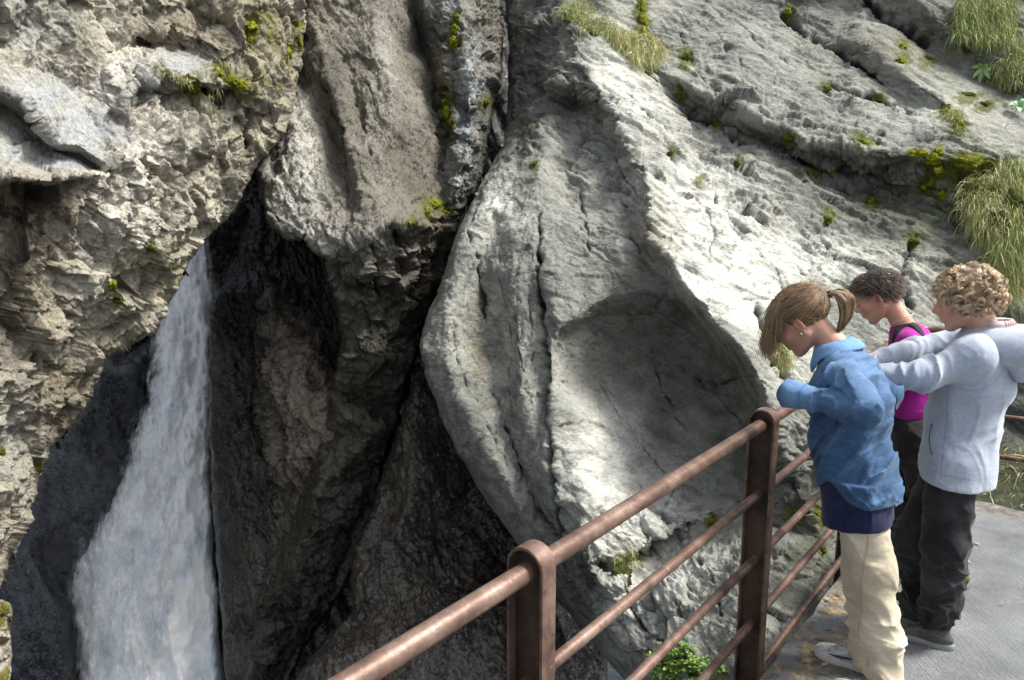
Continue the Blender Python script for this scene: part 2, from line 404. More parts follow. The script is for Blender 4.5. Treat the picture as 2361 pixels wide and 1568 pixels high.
def lerpc(c1, c2, t):
    t = np.clip(t, 0, 1)[:, None]; return np.asarray(c1) * (1 - t) + np.asarray(c2) * t

# ================= right cliff (strata dipping to the right, scoured hollow)
A_out = [(1150,-150,10.5),(1165,0,10.2),(1175,100,9.8),(1172,200,9.4),(1165,300,8.8),(1160,335,8.4),(1110,420,7.8),(1060,520,7.3),(1020,640,7.0),(975,760,6.8),(968,800,6.75),(985,870,6.7),(1010,950,6.65),(1060,1050,6.5),(1110,1140,6.4),(1190,1250,6.2),(1240,1310,6.1),(1290,1390,5.9),(1345,1454,5.7),(1440,1568,5.5),(1520,1700,5.4),(1760,1700,4.0),(1931,1700,5.2),(2520,1700,6.0),(3040,1700,5.6),(3040,800,6.6),(3040,300,7.2),(3040,-150,8.2),(2520,-150,8.8)]
A_R = [(1310,50,8.6),(1342,136,8.2),(1386,210,7.9),(1416,258,7.7),(1430,305,7.5),(1450,356,7.2),(1491,390,7.0),(1500,458,6.7),(1500,558,6.35),(1537,587,6.2),(1587,670,5.95),(1649,744,5.7),(1711,806,5.5),(1757,889,5.35),(1780,960,5.2),(1795,1040,5.1)]
A_rim = [(1285,1150,5.7),(1272,1000,6.0),(1268,900,6.15),(1268,806,6.3),(1290,757,6.35),(1338,723,6.4),(1384,695,6.42),(1442,684,6.45),(1478,676,6.5)]
A_lines = [A_R, A_rim, [(2520,1200,6.6),(2520,800,7.3),(2520,400,7.3),(2520,0,8.5)], [(2750,1200,6.0),(2780,800,7.0),(2700,400,6.9),(2760,50,8.6)],
 [(1195,330,8.1),(1130,480,7.3),(1065,620,6.85),(1030,740,6.58),(1030,830,6.48),(1060,920,6.38),(1110,1010,6.25),(1160,1100,6.1),(1220,1220,5.95),(1280,1330,5.8),(1345,1420,5.55)],
 [(1150,520,7.3),(1102,620,7.05),(1119,765,6.78),(1144,889,6.58),(1195,1050,6.32),(1245,1190,6.05)],
 [(1215,330,8.0),(1180,500,7.15),(1180,640,6.75),(1190,780,6.5),(1205,900,6.3),(1235,1050,6.08),(1268,1210,5.82)],
 [(1250,330,7.95),(1245,400,7.4),(1245,579,6.85),(1251,773,6.5),(1258,860,6.38),(1264,972,6.2)],
 [(1288,800,6.45),(1310,772,6.52),(1345,750,6.6),(1400,724,6.7),(1455,712,6.78),(1500,715,6.8)],[(1440,500,7.0),(1475,560,6.75),(1510,620,6.6),(1545,670,6.6)],
 [(1285,850,6.3),(1350,880,6.5),(1450,850,6.85),(1560,850,6.9),(1650,900,6.65),(1700,980,6.35),(1735,1060,6.0)],
 [(1300,1030,5.98),(1350,1000,6.12),(1450,1000,6.35),(1550,1010,6.52),(1650,1060,6.35),(1720,1120,6.0)],[(1330,1090,5.82),(1420,1090,5.98),(1540,1100,6.15),(1640,1130,6.1),(1710,1150,5.85)],
 [(1345,1170,5.62),(1430,1180,5.65),(1550,1185,5.75),(1650,1185,5.7),(1720,1200,5.5)],
 [(1570,725,6.7),(1625,780,6.6),(1690,860,6.35),(1735,940,6.1)],
 [(1290,190,8.2),(1330,185,8.15),(1382,237,8.0)],
 [(1290,235,8.5),(1340,245,8.5),(1385,285,8.2),(1420,350,7.8)],
 [(1300,350,8.0),(1360,330,8.0),(1400,400,7.5),(1420,470,7.1),(1430,560,6.75),(1440,630,6.5)],
 [(1300,500,7.2),(1350,560,6.95),(1400,600,6.8)],
 [(1230,200,8.9),(1290,90,8.7),(1300,0,9.2),(1310,-150,9.8)],
 [(1420,40,8.9),(1500,150,8.6),(1600,230,8.2)],
 [(1560,350,7.55),(1600,450,7.1),(1700,500,6.95),(1800,700,6.2),(1830,820,5.8),(1835,900,5.55),(1860,1050,5.5)],
 [(1950,600,6.85),(1950,800,6.3),(2000,950,6.2),(2000,1100,5.9)],
 [(2100,640,6.95),(2080,780,6.65),(2100,1000,6.6)],
 [(1560,180,8.2),(1640,230,8.05),(1771,289,7.8),(1860,330,7.65),(1990,345,7.45),(2110,360,7.3),(2200,370,7.3)],
 [(1600,250,8.35),(1680,285,8.3),(1771,330,8.2),(1880,390,8.0),(2000,410,7.85),(2120,430,7.7),(2200,450,7.5)],
 [(1640,360,7.8),(1771,420,7.55),(1860,490,7.3),(2000,545,7.2),(2237,588,7.2)],
 [(1785,14,9.15),(1852,68,8.95),(1920,108,8.8),(1961,145,8.65),(2038,208,8.35),(2087,240,8.2)],
 [(1975,95,8.65),(2042,145,8.3),(2115,190,8.05),(2205,244,7.8),(2345,357,7.4)],
 [(1970,0,9.2),(2042,36,9.0),(2105,77,8.85),(2151,104,8.75),(2300,200,8.4),(2400,260,8.1)],
 [(2060,-100,8.9),(2120,0,8.7),(2200,80,8.5),(2300,130,8.3)],
 [(2220,480,7.35),(2300,600,7.1),(2361,700,7.0)],
 [(1345,1250,5.5),(1360,1295,5.35),(1376,1343,5.25),(1420,1400,5.1),(1460,1480,4.95),(1500,1568,4.8)],
 [(1376,1290,5.38),(1450,1290,5.4),(1530,1240,5.5),(1600,1190,5.62),(1700,1150,5.7)],
 [(1400,1310,5.5),(1500,1275,5.68),(1570,1240,5.75),(1650,1220,5.6)],
 [(1430,1330,5.2),(1500,1400,5.0),(1600,1568,4.5)],
 [(1600,1300,5.15),(1700,1300,4.9),(1700,1450,4.5),(1700,1568,4.2)],
 [(1830,1100,5.3),(1900,1250,5.1),(1850,1400,4.7),(1780,1500,4.2)],
 [(2200,900,7.2),(2361,1000,7.3),(2361,1200,6.6)],
]
def A_masks(X, Y):
    dR = segdist(X, Y, A_R)[0]
    # strength of roughness
    rough = 0.45 + blob(X, Y, [(1850,430,330,90,.9),(2050,480,220,110,.6),(1700,330,160,70,.7),(1450,1350,160,130,.7),(1850,1050,80,200,.8),(1350,300,120,90,.5),(1640,600,120,120,.1),(1230,150,90,200,.8),(1560,1270,180,90,.6),(1700,230,200,60,.5)]) \
        - blob(X, Y, [(1500,920,240,230,.42),(1700,1000,140,160,.3),(1120,850,120,300,.12),(1700,650,90,120,.2)]) + 0.25 * np.exp(-(dR / 22) ** 2)
    return np.clip(rough, 0.03, 1.4)
def A_disp(P, X, Y, N):
    r = A_masks(X, Y)
    wp = P + 0.05 * np.stack([fbm(P * 2.2, 3, 1), fbm(P * 2.2, 3, 2), fbm(P * 2.2, 3, 3)], 1)
    S = rotz(wp, 33.0)                      # strata run down to the right
    left = sstep(1330, 1230, X) * sstep(300, 500, Y)
    V = rotz(wp, -78.0)
    d = 0.11 * fbm(P * 0.9, 4, 11, .38)
    patchy = .55 + .9 * sstep(-.25, .35, fbm(P * 1.7, 3, 19))
    d += np.minimum(np.maximum(r - .06, .02) * 1.0, 1.1) * patchy * stone(S, (1.8, 5.0, 14.0), (1, 1.8, 2.6), (.13, .19, .15), 41, .012) * (1 - .7 * left)
    fl = ridged(S * np.array([0.8, 1.6, 6.5]), 4, 51)
    d += (0.05 * r) * fl * (1 - left)
    d += left * (0.026 * ridged(V * np.array([.7, 3, 6.0]), 3, 52) + stone(V, (2.6, 8, 19), (.8, 2, 3), (.05, .08, .08), 61, .004))
    d += (0.12 + r) * 0.008 * fbm(P * 14, 4, 61, .6)
    return d
def A_col(P, X, Y, D, N):
    n = fbm(P * 1.1, 5, 71); n2 = fbm(P * 5, 4, 72); S = rotz(P, 33); st = fbm(S * np.array([.7, 2, 5]), 4, 73)
    c = lerpc((0.18, 0.183, 0.165), (0.29, 0.285, 0.255), 0.5 + n * .9 + st * .5)
    white = blob(X, Y, [(1590,520,90,120,1.1),(1700,690,110,90,1.1),(1790,830,60,90,1.0),(1640,600,120,100,.9),(1450,1160,120,90,.9),(1380,1050,70,130,.8),(1420,990,60,70,.6),(1500,1240,120,50,.6),(1440,1420,50,90,.6),(1500,1370,120,90,.6),(1560,1290,120,60,.4),(1420,150,60,110,.8),(1480,250,70,90,.6),(1950,620,180,60,.5),(2150,230,150,70,.5),(1620,420,130,60,.6),(1430,1180,60,60,.3),(1880,560,150,60,.4),(1130,520,50,90,.5),(1160,470,40,70,.4)])  # pale slab rock; the lit floor of the hollow is painted lighter too
    c = lerpc(c, np.array([0.68, 0.67, 0.61]) , np.clip(white, 0, 1) * (0.75 + 0.5 * n2))
    dk = blob(X, Y, [(1850,400,260,60,.5),(2050,470,170,80,.7),(2080,520,120,60,.6),(1230,150,70,190,1.0),(1190,280,50,100,.8),(1340,240,60,40,.6),(1560,700,130,60,.25),(1110,800,26,230,.5),(1690,920,110,140,.75),(1610,830,100,90,.4),(1560,720,70,50,.5),(1720,1060,60,70,.6),(1850,1330,90,140,.5),(1880,1180,70,80,.4),(2250,60,200,70,.7),(2040,190,160,26,.4),(1900,120,140,30,.35),(1330,1420,50,140,.9),(1310,1300,45,80,.6),(1250,1250,60,90,.4),(1300,1330,60,60,.5),(2330,960,160,140,1.0),(1830,1140,80,50,.6)])  # dark stains on the band; shade in the cleft painted into the colour
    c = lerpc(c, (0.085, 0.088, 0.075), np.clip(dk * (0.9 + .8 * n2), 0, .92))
    brn = blob(X, Y, [(1520,540,60,80,.6),(1480,640,60,30,.3),(1110,760,26,150,.5),(1450,820,120,120,.25),(1480,1250,70,30,.2),(1790,800,30,60,.3),(2080,120,120,60,.35),(1600,900,120,120,.2)])
    c = lerpc(c, (0.17, 0.145, 0.10), np.clip(brn * (1 + n2), 0, .8))
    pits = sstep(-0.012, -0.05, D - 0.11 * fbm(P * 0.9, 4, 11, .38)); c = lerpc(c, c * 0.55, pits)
    gr = blob(X, Y, [(2150,410,70,60,.8),(2260,560,90,200,.9),(2270,120,120,160,.5),(2060,470,140,60,.35),(1480,60,20,120,.3),(1850,1250,50,60,.4)]) * sstep(-.1, .35, n2 + .2)
    c = lerpc(c, (0.07, 0.085, 0.02), np.clip(gr, 0, .85)); c = c * np.array([.985, 1.0, .98])
    sp = fbm(rotz(P, 33) * np.array([3, 7, 11]), 4, 74); c = lerpc(c, c * .42, sstep(.12, .42, sp + .10 * A_masks(X, Y) - .06) * (.35 + .5 * np.clip(A_masks(X, Y), 0, 1)))
    return lerpc(c, (.085, .095, .018), moss_stain('cliff', X, Y, P))
A_gr = [
 ([(1700,40),(1760,120),(1850,170)], 3, .03), ([(1640,60),(1700,150),(1720,240)], 2.5, .025), ([(1560,60),(1620,180),(1660,240)], 3, .03), ([(1900,240),(2000,300),(2100,330)], 3, .04), ([(2100,190),(2180,240),(2290,330)], 3, .03),
 ([(1740,560),(1800,620),(1810,690),(1860,740)], 3, .04), ([(1620,480),(1650,540),(1640,600)], 3, .025), ([(1840,600),(1880,680),(1900,760)], 4, .06), ([(1990,600),(2040,660),(2050,740)], 4, .05), ([(1500,300),(1560,360),(1600,380),(1650,450)], 4, .05), ([(1440,200),(1500,270),(1540,300)], 4, .05),
 ([(1400,300),(1430,400),(1470,450)], 3, .04), ([(1040,700),(1060,840),(1110,960),(1180,1110)], 3, .03), ([(1150,620),(1170,740),(1160,860),(1190,960)], 3, .02), ([(1100,420),(1140,400),(1170,340)], 3, .03), ([(1215,600),(1225,760),(1235,900)], 2.5, .02), ([(1380,1180),(1420,1230),(1500,1240)], 3, .03), ([(1580,1260),(1640,1330),(1660,1420)], 4, .05), ([(1480,1320),(1540,1360),(1600,1460)], 3, .04),
 ([(1245,440),(1245,579),(1251,773),(1258,860),(1266,972),(1272,1062),(1280,1200),(1290,1300)], 5, .10),
 ([(1110,440),(1080,540),(1100,600),(1112,680),(1120,760)], 5, .06),
 ([(1190,200),(1165,330),(1120,420),(1060,520),(1030,600)], 5, .06),
 ([(1880,194),(1952,217),(2006,226),(2060,249),(2100,270)], 5, .10),
 ([(1785,14),(1852,68),(1920,108),(1961,145),(2015,181),(2038,208)], 7, .13),
 ([(1970,-20),(2042,36),(2105,77),(2151,104)], 7, .12),
 ([(1560,240),(1640,280),(1680,320),(1740,350)], 7, .10),
 ([(1600,400),(1640,420),(1660,480),(1700,520)], 5, .06),
 ([(1700,690),(1790,700),(1740,688)], 3, .03),
 ([(1740,700),(1760,760),(1790,840),(1830,900)], 8, .14),
 ([(1380,870),(1450,1000),(1560,1120)], 3, .02),
 ([(1540,830),(1640,900),(1700,960),(1750,1050)], 3, .035),
 ([(1640,900),(1710,865),(1760,870)], 3, .03),
 ([(1500,800),(1540,900),(1590,1010)], 3, .025),
 ([(1270,985),(1340,980),(1400,1000)], 3, .025),
 ([(1540,1210),(1535,1170),(1560,1110)], 4, .05),
 ([(1180,700),(1190,800),(1230,950)], 4, .02),
 ([(1130,880),(1180,1020),(1240,1170),(1300,1280)], 5, .07),
 ([(1380,1300),(1450,1300),(1530,1255),(1620,1200)], 6, .08),
 ([(1440,1380),(1480,1450),(1560,1500)], 5, .07),
 ([(1330,420),(1350,520),(1360,600)], 4, .05),
 ([(1420,440),(1450,520),(1480,600)], 4, .04),
 ([(2100,560),(2080,640),(2110,720)], 7, .1),
 ([(1900,560),(1950,620),(1960,700)], 5, .05),
]
A_mat = rock_mat('pale_limestone', 0.88, 1.0, 0.38, 0.36, 0.25, (1.0, 1.0, 2.0), (0, R(-33), 0), .42)
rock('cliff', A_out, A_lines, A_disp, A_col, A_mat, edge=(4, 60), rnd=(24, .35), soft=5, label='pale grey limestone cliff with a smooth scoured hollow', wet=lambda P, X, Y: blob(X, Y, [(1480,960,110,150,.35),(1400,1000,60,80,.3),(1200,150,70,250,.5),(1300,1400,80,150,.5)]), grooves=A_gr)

# ================= hanging block in the middle and the wall under it
B_out = [(640,-150,9.4),(1125,-150,10.0),(1150,0,9.8),(1160,100,9.6),(1150,200,9.3),(1130,300,9.1),(1118,400,9.0),(1095,450,8.9),(1060,500,8.8),(1045,560,8.9),(1020,640,9.3),(985,760,9.4),(955,850,9.4),(925,950,9.3),(885,1080,9.2),(850,1170,9.1),(800,1290,9.0),(760,1400,8.9),(690,1500,8.8),(600,1700,8.6),(530,1700,8.5),(590,1420,8.8),(640,1270,8.9),(700,1120,8.9),(740,1000,8.8),(768,900,8.6),(786,820,8.45),(784,760,8.4),(772,700,8.25),(758,640,7.95),(750,596,7.6),(723,580,7.55),(703,553,7.6),(662,553,7.65),(632,528,7.7),(615,500,7.75),(598,440,7.9),(590,390,8.0),(615,330,8.4),(620,150,8.9)]
B_lines = [
 [(723,582,7.55),(753,592,7.5),(794,557,7.5),(848,536,7.5),(892,510,7.6),(947,516,7.8),(1040,524,8.6)],
 [(762,615,7.75),(800,600,7.8),(850,580,7.85),(900,560,7.95),(950,560,8.2),(1010,560,8.7)],
 [(775,680,8.05),(860,660,7.95),(930,650,8.2),(990,660,8.8)],
 [(785,740,8.25),(860,730,8.2),(940,720,8.5)],
 [(800,820,8.2),(880,820,8.25),(930,850,8.7)],
 [(790,960,8.25),(860,1000,8.4),(900,1000,8.9)],
 [(740,1120,8.3),(800,1150,8.45),(840,1150,8.9)],
 [(680,1290,8.3),(760,1300,8.6)],[(620,1450,8.2),(700,1430,8.5)],
 [(680,300,8.1),(700,420,7.8),(720,520,7.6)],[(640,420,7.85),(660,500,7.7)],
 [(700,-50,9.1),(704,51,8.9),(721,210,8.55),(761,305,8.3),(782,346,8.2),(802,424,8.0),(812,475,7.85),(818,510,7.6)],
 [(712,-50,8.9),(720,51,8.75),(748,150,8.45),(780,240,8.1),(805,346,7.85),(825,424,7.7),(835,480,7.58)],
 [(850,-100,9.2),(863,20,8.9),(863,102,8.65),(904,203,8.3),(890,350,7.95),(870,450,7.7)],
 [(800,150,8.6),(830,300,8.15)],
 [(950,-100,9.7),(955,34,9.5),(985,130,9.4),(1005,220,9.2),(1022,305,8.95),(1010,400,8.7),(985,470,8.3)],
 [(980,-50,9.3),(985,40,9.1),(1005,120,9.0),(1030,220,8.8),(1040,300,8.6)],
 [(1060,20,8.9),(1075,150,8.65),(1090,300,8.55),(1060,400,8.4),(1030,480,8.5)],
]
def B_disp(P, X, Y, N):
    knob = sstep(985, 1030, X) * sstep(560, 480, Y); low = sstep(560, 640, Y); slab = (1 - knob) * (1 - low)
    wp = P + 0.08 * np.stack([fbm(P * 2.5, 3, 1), fbm(P * 2.5, 3, 2), fbm(P * 2.5, 3, 3)], 1)
    V = rotz(wp, 62.0); wq = P + .35 * (wp - P)
    d = 0.06 * fbm(P * 1.1, 4, 111)
    und = blob(X, Y, [(900,620,170,70,1.0)])
    d += (low * .9 + knob * 1.1 + .25 * slab + und * .8) * stone(wq, (2.4, 6, 15), (1, 1.1, 1.2), (.28, .34, .28), 141, .018)
    d += und * 0.16 * facets(wp * np.array([2.6, 3, 2.4]), 145, .8, .5)[0]
    d += slab * (0.045 * ridged(V * np.array([0.6, 2, 5.0]), 4, 152) + 0.01 * ridged(V * np.array([3, 8, 15]), 3, 153))
    d += 0.007 * fbm(P * 14, 4, 161, .6)
    return d
def B_col(P, X, Y, D, N):
    n = fbm(P * 1.3, 5, 171); n2 = fbm(P * 6, 4, 172)
    c = lerpc((0.12, 0.108, 0.085), (0.20, 0.185, 0.15), 0.5 + n)
    c = lerpc(c, (0.40, 0.385, 0.34), blob(X, Y, [(665,430,60,120,.9),(700,330,40,120,.8),(720,540,60,40,.8),(800,570,60,20,.7),(870,530,60,25,.5),(880,150,30,140,.4),(930,600,60,60,.25)]) * (1 + n2))
    c = lerpc(c, (0.33, 0.36, 0.37), blob(X, Y, [(1080,240,40,130,.8),(1070,430,40,60,.5),(1040,40,40,60,.4)]) * (1 + 1.2 * n2))
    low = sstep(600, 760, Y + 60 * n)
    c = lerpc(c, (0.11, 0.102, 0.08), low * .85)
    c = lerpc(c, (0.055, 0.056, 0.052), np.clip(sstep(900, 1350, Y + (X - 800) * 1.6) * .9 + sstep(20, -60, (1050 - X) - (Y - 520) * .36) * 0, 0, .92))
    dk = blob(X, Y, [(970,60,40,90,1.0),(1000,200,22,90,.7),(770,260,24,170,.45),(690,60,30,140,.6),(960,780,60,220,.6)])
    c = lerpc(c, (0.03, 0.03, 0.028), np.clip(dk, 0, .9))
    c = lerpc(c, (0.20, 0.16, 0.09), blob(X, Y, [(960,620,60,60,.3),(1010,500,60,30,.5),(1020,180,30,100,.3),(790,660,40,40,.3)]))
    c = lerpc(c, (0.10, 0.12, 0.015), blob(X, Y, [(1025,250,12,60,1.0),(1000,480,26,26,.6),(1125,240,12,20,.7),(1040,330,12,50,.5)]) * sstep(-.2, .2, n2))
    c = lerpc(c, (.10, .11, .015), moss_stain('hanging_rock', X, Y, P))
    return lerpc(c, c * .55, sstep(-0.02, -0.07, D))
B_mat = rock_mat('brown_grey_limestone', 0.8, 1.0, 0.5, 0.33, 0.3, (1.6, 1, 1), (0, R(28), 0))
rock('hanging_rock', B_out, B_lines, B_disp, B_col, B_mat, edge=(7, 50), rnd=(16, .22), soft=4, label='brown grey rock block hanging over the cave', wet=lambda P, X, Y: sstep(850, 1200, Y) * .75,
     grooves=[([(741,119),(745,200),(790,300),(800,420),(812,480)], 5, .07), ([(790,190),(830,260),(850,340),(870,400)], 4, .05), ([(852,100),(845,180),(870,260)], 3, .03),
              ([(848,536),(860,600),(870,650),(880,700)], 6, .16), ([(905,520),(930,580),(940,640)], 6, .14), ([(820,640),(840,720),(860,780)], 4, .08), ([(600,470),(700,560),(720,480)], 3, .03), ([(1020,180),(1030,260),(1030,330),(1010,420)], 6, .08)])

# ================= dark wet wall of the cave beside the fall
C_out = [(440,470,10.6),(560,330,11),(700,400,10.9),(860,560,10.2),(900,800,9.5),(900,1000,9.2),(860,1200,9.0),(800,1350,8.9),(700,1500,8.7),(600,1720,8.5),(525,1720,8.8),(521,1568,9.0),(512,1450,9.2),(500,1300,9.3),(489,1150,9.4),(483,1000,9.5),(482,850,9.6),(487,720,9.7),(497,706,9.7),(495,690,9.7),(487,655,9.8),(478,640,9.8),(474,590,9.9),(470,545,10)]
C_lines = [[(600,430,11.2),(680,520,11),(740,600,10.7),(765,700,10.3),(775,800,9.9),(765,850,9.5)],
 [(540,600,10.3),(618,658,10),(650,760,9.4),(690,860,9.0),(725,930,8.8),(745,1000,8.8)],
 [(640,640,10.5),(690,740,9.9),(735,840,9.4),(760,880,9.1)],
 [(560,760,9.9),(600,850,9.5),(640,950,9.2),(680,1080,8.95)],
 [(580,900,9.7),(610,1000,9.4),(650,1120,9.1)],
 [(530,800,9.55),(535,1000,9.25),(550,1200,9.05),(570,1400,8.85)],
 [(640,1200,8.95),(640,1350,8.8)]]
def C_disp(P, X, Y, N):
    wp = P + 0.03 * np.stack([fbm(P * 2.5, 3, 1), fbm(P * 2.5, 3, 2), fbm(P * 2.5, 3, 3)], 1)
    V = rotz(wp, 70.0)
    s = blob(X, Y, [(680,820,120,220,1.0),(660,1100,110,220,.8)]) + .25
    return 0.09 * fbm(P * .9, 4, 211) + s * (0.12 * ridged(V * np.array([.5, 2, 6.5]), 4, 252) + stone(V, (2, 6, 14), (.7, 2, 3), (.16, .24, .20), 243, .012)) + .012 * fbm(P * 12, 4, 261)
def C_col(P, X, Y, D, N):
    n = fbm(P * 2.0, 5, 271); n2 = fbm(P * 6, 4, 272)
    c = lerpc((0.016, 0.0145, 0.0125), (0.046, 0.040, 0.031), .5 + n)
    st = ridged(rotz(P, 72.0) * np.array([.55, 3, 8.0]), 4, 291); c = lerpc(c, (.16, .135, .10), np.clip(sstep(.55, .95, st) * (.5 + blob(X, Y, [(660,1000,120,260,.8)])), 0, .9))  # brown streaks, lightened to stand in for wet sheen
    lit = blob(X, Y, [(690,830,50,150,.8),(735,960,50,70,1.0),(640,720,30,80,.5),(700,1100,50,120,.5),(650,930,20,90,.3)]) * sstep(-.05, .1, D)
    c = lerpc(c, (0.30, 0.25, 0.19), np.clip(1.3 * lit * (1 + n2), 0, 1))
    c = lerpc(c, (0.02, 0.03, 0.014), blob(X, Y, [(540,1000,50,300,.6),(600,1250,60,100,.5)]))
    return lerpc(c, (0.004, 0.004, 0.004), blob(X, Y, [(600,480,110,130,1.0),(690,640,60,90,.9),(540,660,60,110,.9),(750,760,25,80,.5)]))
C_mat = rock_mat('wet_black_rock', 0.5, 1.0, 0.6, 0.4, 1.0)
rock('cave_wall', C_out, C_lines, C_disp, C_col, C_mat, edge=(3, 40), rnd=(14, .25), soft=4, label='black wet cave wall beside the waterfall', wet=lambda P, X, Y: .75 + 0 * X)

# ================= dark polished wedge at the foot of the cliff
E_out = [(955,865,8.6),(925,960,8.5),(885,1080,8.3),(848,1190,8.1),(815,1260,8.0),(805,1340,7.8),(822,1400,7.7),(760,1460,7.5),(690,1550,7.3),(600,1720,7.0),(1240,1720,6.9),(1260,1568,7.1),(1250,1450,7.4),(1240,1380,7.8),(1230,1300,8.0),(1160,1200,8.4),(1100,1080,8.8),(1050,980,8.9),(1010,880,8.9)]
E_lines = [[(960,960,8.3),(950,1060,8.1),(945,1150,7.9),(900,1250,7.6),(880,1330,7.5),(870,1390,7.5)],
 [(900,1180,8.15),(860,1260,7.9),(840,1340,7.65)],[(1010,1100,8.3),(1020,1200,8.2),(1050,1260,8.0),(1090,1330,7.8)],
 [(1075,1180,8.5),(1110,1250,8.3),(1150,1300,8.3)],
 [(860,1410,7.4),(950,1400,7.3),(1050,1370,7.4),(1130,1370,7.5),(1180,1400,7.4)],
 [(760,1520,7.0),(900,1470,6.9),(1050,1450,6.9),(1150,1470,6.9)],[(800,1600,6.7),(1000,1560,6.6),(1150,1580,6.6)]]
def E_disp(P, X, Y, N):
    wp = P + 0.06 * np.stack([fbm(P * 2.5, 3, 1), fbm(P * 2.5, 3, 2), fbm(P * 2.5, 3, 3)], 1)
    V = rotz(wp, 68.0); s = .35 + blob(X, Y, [(890,1300,60,90,.7),(1080,1300,80,60,.5),(950,1430,200,60,.6)])
    return 0.08 * fbm(P * 1.0, 4, 311) + s * (.085 * ridged(V * np.array([.6, 3, 8.0]), 4, 352) + stone(V, (3, 9, 20), (.8, 2, 3), (.12, .17, .14), 343, .006)) + .01 * fbm(P * 13, 4, 361)
def E_col(P, X, Y, D, N):
    n = fbm(P * 2.0, 5, 371); n2 = fbm(P * 7, 4, 372)
    c = lerpc((0.036, 0.030, 0.023), (0.095, 0.078, 0.06), .5 + n)
    st = ridged(rotz(P, 68.0) * np.array([.5, 3, 9.0]), 4, 391); c = lerpc(c, (.16, .14, .11), np.clip(sstep(.60, .95, st) * .9, 0, .9))  # pale streaks carry wet sheen in the base colour
    c = lerpc(c, (0.10, 0.088, 0.075), blob(X, Y, [(880,1290,30,80,.7),(950,1280,20,90,.4),(1080,1300,50,40,.5),(900,1520,120,60,.3)]) * (1 + n2))
    return lerpc(c, (0.008, 0.008, 0.009), blob(X, Y, [(1110,1120,60,130,.8),(1190,1260,60,90,1.0),(1215,1450,40,160,.8)]))
E_mat = rock_mat('polished_wet_rock', 0.45, 1.0, 0.5, 0.4, 1.0)
rock('lower_gorge_wall', E_out, E_lines, E_disp, E_col, E_mat, edge=(4, 45), rnd=(18, .3), soft=4, label='dark brown water-polished rock below the cliff', wet=lambda P, X, Y: .95 + 0 * X)

# ================= back of the gorge behind the fall
G_out = [(-900,330,9),(-900,1740,9),(-170,1740,9.6),(300,1740,11),(640,1740,12),(1400,1740,12.5),(1400,900,13.5),(2450,500,13),(2450,-160,14),(500,-160,14),(-170,330,12)]
G_old = [(-170,330,12),(500,-160,14),(2450,-160,14),(2450,500,13),(1400,900,13.5),(1400,1740,12.5),(640,1740,12),(300,1740,11),(-170,1740,9.6)]
G_lines = [[(0,1150,10.4),(60,1250,9.9),(120,1400,9.7),(160,1568,9.8)],[(110,1080,10.4),(160,1020,10.5),(250,1130,10.6),(250,1250,10.6),(200,1380,10.4)],
 [(240,860,11.2),(300,850,11.3),(370,1000,11.6),(330,1200,11.5),(230,1350,11.3),(230,1568,11.3)],[(380,760,12.2),(440,640,12.5),(480,900,12.5),(480,1400,12)]]
def G_disp(P, X, Y, N):
    V = rotz(P, 68.0)
    return .12 * fbm(P * .7, 3, 411, .35) + .08 * ridged(V * np.array([.3, 1.5, 2.4]), 3, 452, .35) + stone(V, (2, 6), (.6, 1.6, 2), (.05, .06), 443) + .005 * fbm(P * 11, 3, 461)
def G_col(P, X, Y, D, N):
    n = fbm(P * 1.6, 5, 471); n2 = fbm(P * 6, 4, 472)
    c = lerpc((0.006, 0.009, 0.015), (0.015, 0.021, 0.032), .5 + n)
    st = ridged(rotz(P, 66.0) * np.array([.4, 2, 5.0]), 4, 491); c = lerpc(c, (.06, .07, .088), np.clip(sstep(.6, .95, st) * sstep(520, 400, X) * .6, 0, .9))
    c = lerpc(c, (0.075, 0.08, 0.09), blob(X, Y, [(140,1080,60,70,.6),(230,1060,50,110,.6),(180,1200,80,60,.45),(80,1300,60,60,.25)]) * (1 + n2))
    return lerpc(c, (0.003, 0.003, 0.003), sstep(520, 600, X) * .9)
rock('gorge_back_wall', G_out, G_lines, G_disp, G_col, C_mat, edge=(3, 60), rnd=(10, .1), soft=6, step=1.6, label='wet blue-black rock behind the waterfall', wet=lambda P, X, Y: .8 + 0 * X)

